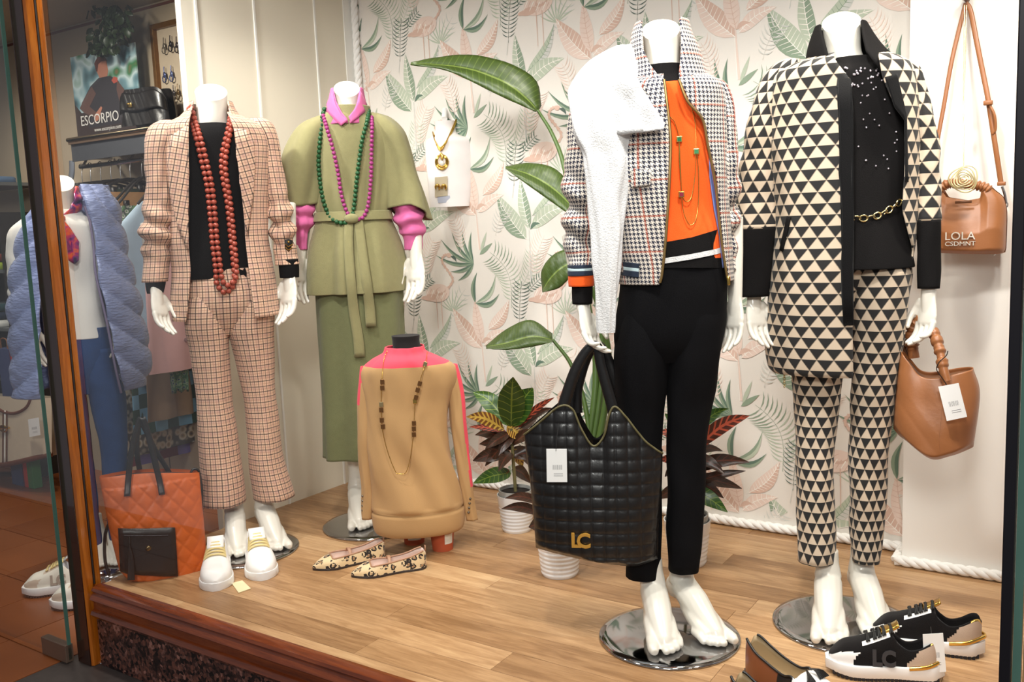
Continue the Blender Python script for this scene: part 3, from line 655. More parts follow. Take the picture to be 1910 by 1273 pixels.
# ================================================================ olive outfit mannequin
F = mframe((695, 979)); F2 = F
R2 = thing('mannequin', 'headless white mannequin in a belted olive cape top and long olive skirt', 'mannequin', F)
plate(R2, F, (695, 979))
body = MB()
Surf(F, [(166, 622, 671, .95), (180, 623, 671, .95), (200, 624, 671, 1.0), (222, 622, 675, 1.0), (240, 600, 700, .7), (265, 585, 720, .55), (330, 590, 725, .5), (400, 598, 716, .55), (480, 592, 735, .55)]).loft(body, 40, cap0=True, tilt=.034)
put_hand(body, F, (775, 470), (780, 577), -.02, -.06, H_REL, True, .7); put_hand(body, F, (560, 470), (548, 570), .0, -.04, H_REL, False, -.7)
put_foot(body, F, (672, 986), 2, False, me=FOOTL); put_foot(body, F, (725, 978), 8, True, me=FOOTL)
# skirt
sk = Surf(F, [(470, 592, 738, .62), (520, 590, 748, .64), (560, 590, 750, .64), (640, 595, 752, .62), (740, 601, 752, .60), (800, 603, 750, .60), (850, 605, 748, .60)], 70)
mb = MB(); sk.loft(mb, 64, fold=lambda a, z, q: (.003+.009*q)*math.sin(a*7+1.5*math.sin(z*3)+1)*.8+.003*noise.noise(V((a*2, z*5, 1)))); mb.build('skirt', M_OLIVE2, R2, solid=.003, label='long straight olive skirt')
legs = [Surf(F, [(480, 612, 676, .9), (620, 625, 688, .9), (760, 642, 684, .95), (850, 652, 682, 1.0)], 30), Surf(F, [(480, 676, 740, .9), (620, 690, 745, .9), (760, 705, 748, .95), (850, 715, 745, 1.0)], 30)]
for q_ in legs: inner(body, q_, .62)
# cape top with peplum
tp = Surf(F, [(206, 612, 684, .98), (218, 602, 692, .9), (240, 592, 716, .68), (275, 584, 730, .58), (330, 586, 732, .55), (380, 589, 728, .56), (402, 592, 724, .58), (412, 588, 728, .6), (454, 579, 743, .62), (493, 574, 752, .64), (530, 572, 757, .66), (545, 572, 758, .66)], 100)
pl_ = lambda a, z, q: (.006*noise.noise(V((a*1.6, z*7, 2.)))+(.011*min(1, max(0, (q-.57)*5))*math.sin(a*10+2.5*math.sin(a*3))*abs(math.cos(a*1.3+.4)))+.006*max(0, 1-abs(q-.45)*5)*math.sin(a*13))
mb = MB(); tp.loft(mb, 80, fold=pl_); top2 = mb.build('cape_top', M_OLIVE, R2, solid=.003, label='olive cape top with peplum')
# wide cape sleeves
cL = Surf(F, [(217, 596, 622, .6), (230, 566, 628, .8), (252, 546, 622, .9), (290, 530, 612, .95), (335, 528, 602, .95), (378, 536, 590, .95)], 50)
cR = Surf(F, [(212, 680, 700, .6), (222, 676, 728, .8), (246, 684, 754, .9), (280, 700, 767, .95), (320, 712, 777, .95), (360, 722, 792, .95), (392, 728, 802, .95)], 50)
for q_, sd, hm in ((cL, 1, lambda a: -.012*math.cos(a)), (cR, 4, lambda a: .018*math.cos(a)-.035*max(0, math.sin(a)))):
    mb = MB(); q_.loft(mb, 44, fold=lambda a, z, q, sd=sd: .012*noise.noise(V((a*1.3+sd, z*5, sd)))+.011*q*math.sin(a*4+sd+2*q), hem=hm); mb.build('cape_sleeve', M_OLIVE, top2, solid=.003)
# band collar of the cape and pink shirt collar
mb = MB(); Surf(F, [(200, 609, 688, .95), (212, 609, 690, .95), (226, 606, 694, .9)], 14).loft(mb, 40, hem=lambda a: -.02*max(0, math.cos(a))); mb.build('neckband', M_OLIVE, top2, solid=.004)
nk_ = Surf(F, [(166, 618, 676, 1.0, .0), (185, 614, 680, 1.05), (205, 609, 685, 1.05), (235, 604, 692, 1.05)], 30)
mb = MB(); nk_.loft(mb, 50, edges=[(166, 622, 671), (190, 628, 666), (210, 638, 660), (222, 648, 653), (236, 650, 651)]); sh = mb.build('shirt', M_PINK, R2, solid=.003, label='pink shirt under the cape')
mb = MB(); nk_.patch(mb, [(621, 172), (609, 194), (610, 209), (636, 235), (649, 225), (638, 216), (627, 196)], .006, 0, 2); mb.build('collar', M_PINK, sh, solid=.003, off=1)
mb = MB(); nk_.patch(mb, [(671, 170), (685, 196), (680, 209), (668, 219), (655, 229), (650, 218), (660, 205), (668, 188)], .006, 0, 2); mb.build('collar', M_PINK, sh, solid=.003, off=1)
pL = Surf(F, [(350, 546, 588, .95, .0), (377, 543, 586, 1.0), (407, 544, 586, 1.0), (428, 547, 578, 1.0), (445, 549, 573, 1.0), (466, 552, 573, 1.0)], 50)
pR = Surf(F, [(350, 726, 772, .95), (375, 732, 778, 1.0), (398, 735, 787, 1.0), (418, 740, 791, 1.0), (434, 747, 791, 1.0), (441, 753, 788, 1.0), (466, 755, 787, 1.0)], 60)
for q_, sd in ((pL, 1.), (pR, 3.)):
    mb = MB(); q_.loft(mb, 36, fold=sleeve_fold(.008, 110, .2, .75, sd, .004)); mb.build('sleeve', M_PINK, sh, solid=.002); inner(body, q_, .6)
body.build('body', M_BODY, R2, label='glossy white headless body with one bare foot in view')
# belt with hanging ties
bs = Surf(F, [(395, 590, 727, .62), (404, 588, 729, .64), (412, 586, 731, .64)], 12)
mb = MB(); bs.loft(mb, 60, fold=lambda a, z, q: .004); bt = mb.build('belt', M_OLIVE, R2, solid=.003, label='olive fabric tie belt')
def tie(px, w0, w1):
    mb = MB(); pts = []
    for i, (x, y) in enumerate(px):
        s_ = tp if y < 548 else sk; p = s_.px(x, y, .012); p.y -= .004 if y > 548 else 0; pts.append(p)
    if len(pts) > 3: 
        for i in range(1, len(pts)): pts[i].y = min(pts[i].y, pts[i-1].y+.02)
    pts = path(pts, 24); strip(mb, pts, [w0+(w1-w0)*i/23 for i in range(24)]); mb.build('belt_tie', M_OLIVE, bt, solid=.003)
tie([(652, 404), (650, 440), (651, 480), (655, 530), (660, 580), (668, 630), (671, 666)], .03, .036); tie([(668, 404), (672, 440), (677, 480), (684, 530), (689, 570), (692, 609)], .03, .036)
mb = MB(); mb.ball(bs.px(656, 408, .012), .022, 12, sc=(1.2, .6, .8)); mb.build('belt_knot', M_OLIVE, bt)
M_GB = mat('dark_green_bead', rgb(30, 84, 44), .4, var=.2, vsc=90, bump=.5, bsc=300); M_PB = mat('purple_bead', rgb(156, 52, 118), .35, var=.2, vsc=90, bump=.5, bsc=300)
beads('bead_necklace', 'long dark green bead necklace on the olive outfit mannequin', F, tp, [(605, 204), (600, 225), (597, 260), (594, 300), (597, 340), (604, 378), (614, 402), (628, 414), (645, 416), (656, 407), (661, 380), (665, 340), (670, 300), (676, 260), (684, 230), (688, 206)], .0085, M_GB, .0155, .012, 'long bead necklaces')
beads('bead_necklace', 'long purple bead necklace on the olive outfit mannequin', F, tp, [(603, 216), (610, 240), (620, 275), (630, 320), (636, 360), (644, 388), (653, 404), (668, 409), (680, 402), (688, 375), (692, 330), (693, 285), (694, 240), (693, 216)], .0078, M_PB, .0150, .020, 'long bead necklaces')
# ================================================================ torso dress form
b = gp(828, 1027); F = Fr(b+V((b.x, b.y, 0)).normalized()*.02); FT = F
RT = thing('dress_form', 'small black torso dress form in a camel and coral jumper on flower pots', 'dress form', F)
M_FORM = cloth('black_jersey_form', rgb(36, 32, 32), .1, .2); M_CAMEL = cloth('camel_knit', rgb(186, 146, 98), .03, .12); M_CORAL = cloth('coral_knit', rgb(240, 78, 96), .03, .12)
body = MB()
Surf(F, [(626, 730, 783, .9), (640, 732, 783, .92), (656, 730, 790, .95), (672, 700, 815, .7), (700, 694, 835, .6), (760, 700, 830, .58), (830, 706, 822, .6), (900, 704, 836, .62), (960, 704, 846, .62), (984, 712, 840, .62)]).loft(body, 44, cap0=True, cap1=True); body.build('body', M_FORM, RT)
jm = Surf(F, [(646, 722, 792, .95), (658, 716, 798, .92), (670, 694, 822, .74), (686, 676, 848, .58), (712, 674, 852, .55), (750, 680, 838, .58), (796, 686, 832, .62), (836, 688, 836, .62), (875, 690, 846, .62), (914, 693, 857, .63), (950, 694, 865, .64), (975, 697, 866, .64), (986, 702, 862, .62), (989, 712, 850, .58)], 110)
split = jm.px(760, 686, 0).z
def jf(a, z, q): return (.011*math.sin(math.sin(a)*5+z*17)*max(0, 1-abs(q-.62)*3.4)*max(0, math.cos(a))*.6+.012*noise.noise(V((a*2.5+z*6, q*3, 5.)))*(q < .86))*.8+.010*noise.noise(V((math.sin(a)*1.4, math.cos(a)*1.4+q*2, z*4+3)))*(1 if q < .86 else .3)-(.006 if .865 < q < .885 else 0)
mb = MB(); rows = jm.loft(mb, 80, fold=jf)
mb.mi = [1 if mb.v[f[0]][2] > split else 0 for f in mb.f]
jo = mb.build('jumper', [M_CAMEL, M_CORAL], RT, solid=.003, label='camel jumper with coral yoke')
jsl = Surf(F, [(684, 672, 700, .6), (700, 670, 712, .8), (757, 668, 706, .9), (836, 668, 698, .95), (914, 675, 697, .95), (968, 676, 694, .9)], 60)
jsr = Surf(F, [(680, 828, 853, .6), (700, 826, 858, .8), (740, 836, 865, .9), (800, 842, 870, .9), (860, 852, 876, .9), (914, 860, 882, .9), (945, 866, 886, .85), (970, 872, 891, .8)], 60)
for q_, sd in ((jsl, 1), (jsr, 2)):
    mb = MB(); q_.loft(mb, 30, fold=wr(.005, 9, 2, sd)); n_ = len(mb.f)
    cs = lambda f: (mb.v[f[0]][0]*(1 if sd == 2 else -1) > np.interp(mb.v[f[0]][2], sorted(q_.K[:, 0]), (q_.K[np.argsort(q_.K[:, 0]), 1]+q_.K[np.argsort(q_.K[:, 0]), 2]*.55*(1 if sd == 2 else -1)))*(1 if sd == 2 else -1)) and mb.v[f[0]][1] > -.02
    zt = F.p(860, 905).z if sd == 2 else F.p(670, 750).z
    mb.mi = [1 if (mb.v[f[0]][2] > zt and cs(f)) else 0 for f in mb.f]; so = mb.build('sleeve', [M_CAMEL, M_CORAL], jo, solid=.002)
    m2 = MB()
    for k in range(4): m2.ball(q_.px(877-1*k, 931+8.5*k, .002) if sd == 2 else q_.px(676.5, 926+9*k, .0), .0045, 8)
    m2.build('cuff_buttons', mat('dark_metal_button', rgb(120, 110, 96), .3, .8), so)
# pots under the form
M_TERRA = mat('terracotta_plastic', rgb(186, 84, 50), .6, var=.08); M_LABEL = mat('paper_label', rgb(230, 226, 214), .6, var=.15, vsc=300)
def pot(px, r0, r1, h, label, lab):
    q = gp(*px); f = Fr(q); mb = MB(); mb.lathe([(.0005, 0), (r0, 0), (r1*.98, h*.82), (r1*1.06, h*.82), (r1*1.08, h), (r1*1.0, h), (r0*.9, .01), (.0005, .01)], 32)
    t = thing('flower_pot', label, 'flower pot', f, 'terracotta pots under the dress form'); o = mb.build('pot_wall', M_TERRA, t, sharp=40)
    m2 = MB(); rows = [[(math.sin(a)*(r0+(r1-r0)*z/h+.001), -math.cos(a)*(r0+(r1-r0)*z/h+.001), z) for a in np.linspace(lab[0], lab[1], 8)] for z in (h*lab[2], h*lab[3])]
    m2.grid(rows); m2.build('label_sticker', M_LABEL, t)
pot((773, 1012), .034, .041, .075, 'left terracotta pot with a large torn sticker under the dress form', (-.6, .7, .25, .7)); pot((826, 1024), .034, .041, .075, 'right terracotta pot with a small white sticker under the dress form', (.2, 1.0, .35, .8))
RN = chain('plate_necklace', 'long fine gold necklace with brown square plates on the camel jumper', F, jm, [(722, 655), (716, 672), (712, 714), (711, 760), (713, 800), (722, 840), (737, 879), (745, 884), (757, 882), (765, 856), (770, 820), (772, 796), (774, 757), (783, 714), (793, 680), (797, 657)], .0011, M_GOLD, .016)
M_BRZ = mat('bronze_plate', rgb(110, 74, 40), .35, .6, .15, 60)
for x, y, a, m_ in ((713, 713, 0, M_BRZ), (713, 724, 0, M_BRZ), (711, 755, 0, mat('grey_brass', rgb(150, 132, 96), .4, .7)), (711, 765, 0, M_BRZ), (712, 784, 0, M_BRZ), (714, 796, 0, M_BRZ), (793, 680, .3, M_GOLDP), (783, 716, .3, M_BRZ), (779, 728, .3, M_BRZ), (776, 742, .3, M_BRZ), (774, 749, 0, M_GOLD), (772, 790, 0, M_BRZ), (772, 800, 0, M_BRZ), (772, 811, 0, M_BRZ)):
    p = jm.px(x, y, .018); mb = MB(); mb.box((0, 0, 0), (.013, .003, .016)); o = mb.build('plate', m_, RN, smooth=False, bevel=.001); o.location = p; o.rotation_euler = (0, a, 0)
# ================================================================ houndstooth jacket mannequin
F = mframe((1248, 1189), .07); F3 = F
R3 = thing('mannequin', 'headless white mannequin in a houndstooth jacket, orange jumper and black trousers', 'mannequin', F)
plate(R3, F, (1248, 1189))
body = MB()
Surf(F, [(56, 1197, 1268, .95), (78, 1200, 1268, .95), (105, 1203, 1268, 1.0), (130, 1203, 1270, 1.0), (150, 1196, 1276, .85), (175, 1180, 1300, .5), (260, 1175, 1320, .48), (400, 1180, 1325, .5), (500, 1175, 1335, .55)]).loft(body, 40, cap0=True, tilt=.034)
put_hand(body, F, (1088, 574), (1104, 655), -.03, -.07, H_SOFT, False, -1.0); put_hand(body, F, (1371, 552), (1371, 632), .03, .02, H_REL, True, .8)
put_foot(body, F, (1240, 1213), 10, False); put_foot(body, F, (1338, 1199), 30, True)
jp = Surf(F, [(124, 1198, 1274, 1.05), (138, 1197, 1277, 1.03), (150, 1188, 1287, .88), (172, 1160, 1318, .68), (220, 1155, 1332, .60), (300, 1162, 1344, .60), (380, 1166, 1345, .62), (430, 1163, 1351, .64), (470, 1161, 1353, .65), (497, 1160, 1354, .65)], 110)
zb_ = jp.px(1246, 451, 0); zc_ = jp.px(1267, 151, 0).z; us_ = (jp.px(1340, 428, 0).z-zb_.z)/(jp.px(1340, 428, 0).x-zb_.x); zw = jp.px(1246, 481, 0).z-zb_.z; zx = jp.px(1246, 491, 0).z-zb_.z
mb = MB(); jp.loft(mb, 90, fold=wr(.006, 7, 1.5, 9))
zh_ = jp.px(1246, 484, 0).z; mb.mi = [1 if (mb.v[f[0]][2] > zc_ or mb.v[f[0]][2] < zh_) else 0 for f in mb.f]; jo3 = mb.build('jumper', [M_ORANGE, M_BLK], R3, label='orange jumper with a black and white hem band', solid=.002)
for poly, m_, of_ in (([(1215, 454), (1246, 451), (1290, 443), (1330, 431), (1352, 424), (1359, 500), (1330, 500), (1290, 500), (1246, 500), (1215, 500)], M_BLK, .0035), ([(1215, 485), (1246, 481), (1290, 474), (1330, 466), (1354, 459), (1356, 469), (1330, 476), (1290, 484), (1246, 491), (1215, 495)], M_WKNIT, .0065)): 
    mb = MB(); jp.patch(mb, poly, of_, 0, 3); mb.build('hem_band', m_, jo3)
hip = Surf(F, [(470, 1164, 1352, .60), (540, 1156, 1356, .62), (600, 1149, 1352, .61), (640, 1148, 1344, .54), (672, 1160, 1330, .38)])
lL = Surf(F, [(540, 1162, 1252, .8), (590, 1151, 1254, .98), (648, 1146, 1253, 1.03), (714, 1147, 1245, .98), (771, 1152, 1237, .92), (850, 1160, 1234, .95), (950, 1167, 1233, .98), (1074, 1170, 1232, 1.0)], 60)
lR = Surf(F, [(540, 1252, 1348, .8), (590, 1248, 1352, .98), (648, 1248, 1345, 1.03), (714, 1247, 1335, .98), (758, 1246, 1326, .92), (824, 1245, 1317, .95), (934, 1246, 1311, .98), (1062, 1247, 1302, 1.0)], 60)
mb = MB(); hip.loft(mb, 60, fold=wr(.005, 9)); lL.loft(mb, 44, fold=wr(.006, 9, 1.5, 2)); lR.loft(mb, 44, fold=wr(.006, 9, 1.5, 6)); mb.build('trousers', M_BLKT, R3, solid=.003, label='slim black trousers')
jk = Surf(F, [(148, 1172, 1322, .80), (165, 1140, 1345, .70), (200, 1126, 1354, .64), (260, 1122, 1354, .64), (330, 1126, 1354, .66), (400, 1136, 1357, .67), (460, 1146, 1363, .68), (490, 1154, 1366, .69), (526, 1158, 1368, .69)], 100)
ed = [(148, 1238, 1267), (190, 1243, 1284), (223, 1247, 1311), (270, 1250, 1321), (350, 1247, 1336), (444, 1241, 1346), (510, 1234, 1356), (528, 1230, 1360)]
mb = MB(); jk.loft(mb, 76, edges=ed, fold=wr(.006, 8, 2, 3), yaw=.3); jkt = mb.build('jacket', M_HOUND, R3, solid=.004, label='open houndstooth jacket')
nk3 = Surf(F, [(44, 1187, 1282, 1.05, .012), (66, 1180, 1288, 1.08, .01), (95, 1178, 1301, 1.08, .008), (130, 1180, 1312, 1.0, .004), (160, 1176, 1322, .95, .0)], 40)
mb = MB(); nk3.loft(mb, 64, edges=[(44, 1198, 1267), (60, 1199, 1269), (91, 1201, 1270), (120, 1214, 1268), (138, 1227, 1266), (162, 1240, 1268)], uvs=1.); mb.build('collar', M_HOUND, jkt, solid=.005)
sl = Surf(F, [(146, 1110, 1150, .7), (158, 1086, 1150, .85), (185, 1068, 1140, .95), (230, 1062, 1126, 1.0), (300, 1056, 1116, 1.0), (350, 1053, 1112, 1.0), (383, 1058, 1110, 1.0), (435, 1053, 1110, 1.0), (472, 1059, 1109, .98), (496, 1060, 1108, .95, -.02)], 90)
sr = Surf(F, [(150, 1318, 1345, .7), (165, 1318, 1358, .9), (200, 1332, 1368, 1.0), (260, 1338, 1372, 1.0), (326, 1342, 1376, 1.0), (380, 1342, 1374, 1.0, .02), (440, 1344, 1373, 1.0, .03), (505, 1348, 1372, 1.0, .03)], 80)
for q_, z0, z1, sd in ((sl, .5, .95, 0), (sr, .5, .9, 2)):
    mb = MB(); q_.loft(mb, 40, fold=sleeve_fold(.010, 85, z0, z1, sd, .005)); mb.build('sleeve', M_HOUND, jkt, solid=.003); inner(body, q_, .7)
for q_ in (lL, lR): inner(body, q_, .7, t1=.85)
body.build('body', M_BODY, R3, label='glossy white headless body with bare hands and feet')
for i, (a, b, m_, nm) in enumerate(((494, 500, M_NAVY, 'rib_cuff'), (500, 505, M_LBLUE, 'rib_cuff'), (505, 514, M_NAVY, 'rib_cuff'), (512, 534, M_ORANGE, 'jumper_cuff'), (532, 567, M_BLK, 'jumper_cuff'))):
    mb = MB(); e = (0, 0, 0, 1, 8)[i]; Surf(F, [(a, 1060+e, 1108-e*.5, .95, -.022), ((a+b)/2, 1060+e, 1108-e*.5, .97, -.022), (b, 1061+e, 1107-e*.5, .95, -.024)], 8).loft(mb, 32); mb.build(nm, m_, jkt, solid=.002)
for poly, m_ in (([(1157, 487), (1193, 492), (1192, 501), (1157, 496)], M_NAVY), ([(1157, 496), (1192, 501), (1192, 507), (1157, 502)], M_LBLUE), ([(1157, 502), (1192, 507), (1192, 518), (1157, 513)], M_NAVY)): lap(jk, poly, 'rib_hem', jkt, m_, .006)
lap(jk, [(1179, 314), (1215, 318), (1213, 346), (1177, 351)], 'pocket_flap', jkt, M_HOUND, .010)
lap(jp, [(1322, 285), (1334, 345), (1344, 430), (1353, 498), (1347, 500), (1341, 440), (1331, 390), (1323, 330)], 'lining', jkt, M_LINING, .006)
for xs in ([(y, l+1) for y, l, r in ed], [(y, r-1) for y, l, r in ed]):
    mb = MB(); mb.tube(path([jk.px(x, y, .008) for y, x in xs], 50), .0032, 6, flat=.6); mb.build('zip', M_ZIP, jkt)
mb = MB(); mb.box(jk.px(1359, 524, .014), (.008, .005, .022)); mb.build('zip_pull', M_GOLD, jkt, bevel=.002)
RN = chain('square_stone_necklace', 'long double gold chain with small square stones on the orange jumper', F, jp, [(1243, 170), (1247, 212), (1258, 228), (1266, 256), (1267, 300), (1270, 340), (1272, 362), (1279, 376), (1289, 369), (1296, 330), (1298, 283), (1297, 235), (1291, 206), (1284, 190)], .0012, M_GOLD, .006)
mb = MB(); mb.tube(path([jp.px(x, y, .006) for x, y in ((1267, 262), (1270, 330), (1273, 385), (1281, 412), (1289, 420), (1297, 412), (1302, 385), (1303, 330), (1300, 285))], 60), .0012, 6); mb.build('chain', M_GOLD, RN)
for x, y, c in ((1267, 260, (40, 110, 70)), (1299, 283, (60, 120, 80)), (1271, 363, (130, 40, 60))):
    mb = MB(); mb.box((0, 0, 0), (.014, .003, .014)); o = mb.build('bezel', M_GOLD, RN, smooth=False, bevel=.001); o.location = jp.px(x, y, .008)
    m2 = MB(); m2.box((0, -.002, 0), (.009, .003, .009)); m2.build('stone', mat('stone_%d' % c[0], rgb(*c), .15), o, smooth=False)
# white jumper thrown over the shoulder
WJ = thing('jumper', 'white knitted jumper thrown over the shoulder of the houndstooth jacket', 'jumper', F)
a_ = Surf(F, [(84, 1156, 1180, .7, -.02), (96, 1130, 1184, .6, -.03), (114, 1102, 1188, .52, -.036), (140, 1078, 1192, .46, -.044), (168, 1061, 1196, .42, -.05), (200, 1063, 1202, .42, -.056), (230, 1067, 1204, .42, -.06), (252, 1073, 1199, .44, -.063), (284, 1088, 1189, .48, -.068), (310, 1092, 1184, .5, -.072), (369, 1097, 1171, .54, -.076), (468, 1105, 1159, .58, -.085), (560, 1111, 1151, .58, -.088), (621, 1115, 1147, .58, -.09)], 130)
def wf(a, z, q): return (.010*max(0, .55-q)+.002)*math.sin(a*6+z*16+2*noise.noise(V((a, z*4, 1))))+.006*noise.noise(V((math.sin(a)*2.2+z*4, math.cos(a)*2, z*9)))
mb = MB(); a_.loft(mb, 72, fold=wf, cap0=True, cap1=True); mb.build('sleeve', M_WKNIT, WJ)
fs = Surf(F, [(100, 1120, 1270, .75, -.03), (160, 1110, 1330, .72, -.01), (250, 1110, 1345, .70, -.005)], 30)
mb = MB(); fs.patch(mb, [(1150, 120), (1180, 118), (1193, 158), (1216, 194), (1240, 231), (1238, 242), (1200, 247), (1160, 252), (1120, 245), (1110, 180)], .008, 0, 4)
mb.v = [(x, y-.010*noise.noise(V((x*22, z*22, 3)))-.006, z) for x, y, z in mb.v]; mb.build('folded_corner', M_WKNIT, WJ, solid=.006)
# ================================================================ triangle print mannequin
F = mframe((1574, 1165), .07); F4 = F
R4 = thing('mannequin', 'headless white mannequin in a black and cream triangle print coat and trousers', 'mannequin', F)
plate(R4, F, (1574, 1165))
body = MB()
Surf(F, [(42, 1533, 1606, .95), (70, 1537, 1606, .95), (100, 1542, 1608, 1.0), (120, 1546, 1620, 1.0), (140, 1535, 1640, .75), (170, 1520, 1660, .48), (260, 1515, 1670, .46), (400, 1520, 1660, .5), (480, 1515, 1675, .52)]).loft(body, 40, cap0=True, tilt=.034)
put_hand(body, F, (1406, 552), (1413, 637), -.02, -.05, H_REL, False, -.7); put_hand(body, F, (1732, 545), (1729, 624), -.02, -.03, H_SOFT, True, .9)
put_foot(body, F, (1546, 1195), 2, False); put_foot(body, F, (1642, 1186), 15, True)
M_TRI2 = tri_mat('triangle_knit_sleeve', flip=True)
tp4 = Surf(F, [(110, 1552, 1630, 1.02), (124, 1542, 1644, .9), (145, 1500, 1676, .64), (200, 1482, 1690, .56), (260, 1478, 1692, .56), (330, 1476, 1692, .58), (400, 1474, 1688, .6), (450, 1470, 1696, .62), (494, 1466, 1705, .64), (499, 1466, 1705, .64)], 80)
mb = MB(); tp4.loft(mb, 70, fold=wr(.006, 6, 1.5, 2)); mb.build('top', M_BLK, R4, solid=.002, label='black knit top set with tiny clear stones')
mb = MB()
for k in range(64):
    q = random.random()
    if k < 34: x, y = 1575+random.random()*66, 126+random.random()**1.5*36
    else: x, y = 1598+random.random()*80, 150+(random.random()**1.3)*170
    mb.ball(tp4.px(x, y, .004), .0028 if k < 34 else .0024, 6)
mb.build('rhinestones', mat('clear_stone', rgb(236, 226, 236), .08, .7), R4, kind='stuff', label='scattered clear rhinestones')
hip = Surf(F, [(478, 1480, 1700, .42), (510, 1479, 1696, .42), (545, 1480, 1690, .38), (580, 1484, 1680, .3), (620, 1490, 1664, .2)])
lL = Surf(F, [(476, 1480, 1592, 1.0), (600, 1478, 1584, 1.0), (640, 1476, 1580, .98), (694, 1477, 1569, .98), (753, 1481, 1565, .9), (844, 1485, 1556, 1.0, -.01), (936, 1488, 1556, 1.1, -.02), (1044, 1490, 1560, 1.15, -.03)], 70)
lR = Surf(F, [(472, 1596, 1684, .7), (500, 1588, 1699, 1.0), (524, 1586, 1700, 1.03), (571, 1587, 1693, 1.04), (671, 1590, 1678, .98), (776, 1588, 1664, .9), (844, 1584, 1656, .92), (936, 1586, 1650, .95), (1046, 1590, 1639, .95)], 80)
mb = MB(); hip.loft(mb, 60, fold=wr(.004, 9), yaw=.3); lL.loft(mb, 48, fold=wr(.006, 10, 1.5, 2), uvs=1., yaw=.3); lR.loft(mb, 48, fold=wr(.006, 10, 1.5, 6), yaw=.3); mb.build('trousers', M_TRI, R4, solid=.003, label='slim triangle print trousers')
ct = Surf(F, [(108, 1506, 1650, .90, .01), (122, 1466, 1684, .76), (140, 1444, 1702, .68), (180, 1440, 1710, .63), (240, 1440, 1713, .62), (330, 1442, 1713, .64), (400, 1445, 1712, .65), (450, 1443, 1708, .66), (500, 1438, 1702, .67), (553, 1434, 1694, .67), (640, 1433, 1682, .67), (680, 1438, 1676, .67), (692, 1446, 1674, .66)], 110)
ed = [(108, 1556, 1640), (147, 1586, 1648), (198, 1590, 1668), (225, 1590, 1686), (334, 1591, 1688), (396, 1591, 1686), (440, 1591, 1695), (470, 1591, 1703), (553, 1591, 1693), (640, 1590, 1681), (692, 1590, 1673)]
mb = MB(); ct.loft(mb, 84, edges=ed, fold=wr(.007, 6, 1.6, 7), yaw=.3); coat = mb.build('coat', M_TRI, R4, solid=.004, label='open triangle print knit coat')
lap(ct, [(1562, 146), (1586, 146), (1591, 200), (1592, 400), (1592, 607), (1573, 607), (1570, 400), (1566, 250)], 'placket', coat, cloth('black_velvet', rgb(12, 11, 12), .2), .007, sub=3)
lap(ct, [(1650, 144), (1672, 138), (1690, 215), (1693, 340), (1688, 340), (1687, 225), (1668, 200)], 'placket', coat, cloth('black_velvet', rgb(12, 11, 12), .2), .007)
lap(ct, [(1469, 403), (1476, 405), (1461, 470), (1455, 466)], 'pocket_welt', coat, M_BLK, .008)
nk4 = Surf(F, [(48, 1523, 1614, 1.02, .01), (75, 1513, 1630, 1.04, .01), (101, 1507, 1650, 1.0, .008), (130, 1508, 1680, .9, .004), (148, 1524, 1676, .86, .0)], 40)
mb = MB(); nk4.loft(mb, 64, edges=[(48, 1532, 1605), (75, 1539, 1609), (101, 1546, 1615), (118, 1552, 1627), (128, 1557, 1635), (149, 1563, 1645)]); mb.build('collar', M_BLK, coat, solid=.005, label='black stand collar')
sl = Surf(F, [(112, 1462, 1490, .6), (124, 1440, 1490, .85), (150, 1422, 1474, 1.0), (190, 1406, 1458, 1.0), (237, 1394, 1450, 1.0), (308, 1383, 1448, 1.0), (370, 1374, 1449, .95), (427, 1366, 1450, .9, -.01)], 80)
sr = Surf(F, [(114, 1664, 1690, .6), (126, 1668, 1712, .85), (150, 1684, 1722, 1.0), (194, 1698, 1733, 1.0), (246, 1706, 1746, 1.0), (308, 1710, 1751, 1.0), (412, 1712, 1754, 1.0, -.015)], 80)
for q_, sd in ((sl, 1), (sr, 3)):
    mb = MB(); q_.loft(mb, 44, fold=sleeve_fold(.003, 60, .3, .9, sd, .004), yaw=.2); mb.build('sleeve', M_TRI2, coat, solid=.003); inner(body, q_, .7)
for rows in ([(424, 1367, 1449, .88, -.012), (490, 1363, 1443, .86, -.014), (552, 1361, 1436, .84, -.016)], [(410, 1712, 1753, .98, -.017), (470, 1712, 1752, .98, -.018), (538, 1713, 1751, .96, -.02)]):
    mb = MB(); q_ = Surf(F, rows, 24); q_.loft(mb, 32, fold=wr(.004, 12)); mb.build('cuff', M_BLK, coat, solid=.003, label='deep black cuff'); inner(body, Surf(F, rows, 24), .5)
for q_ in (lL, lR): inner(body, q_, .7, t1=.85)
body.build('body', M_BODY, R4, label='glossy white headless body with bare hands and feet')
# chain belt
CB = thing('chain_belt', 'silver-gold link chain belt round the black knit top', 'belt', F)
pts = path([tp4.px(x, y, .007) for x, y in ((1584, 405), (1597, 407), (1620, 407), (1643, 400), (1662, 389), (1676, 379), (1686, 372))], 60); pts = resample(pts, .0165); lk = None
for i, p in enumerate(pts):
    if lk is None:
        mb = MB(); mb.tube([(.010*math.cos(t), 0, .0075*math.sin(t)) for t in np.linspace(0, 2*math.pi, 13)], .0022, 6, cap=False); lk = mb.build('link', M_GOLDP, CB); o = lk
    else: o = copyo(lk, CB)
    d = pts[min(i+1, len(pts)-1)]-pts[max(i-1, 0)]; o.location = p; o.rotation_euler = (.9 if i % 2 else .0, -math.atan2(d.z, d.x), math.atan2(d.y, d.x))
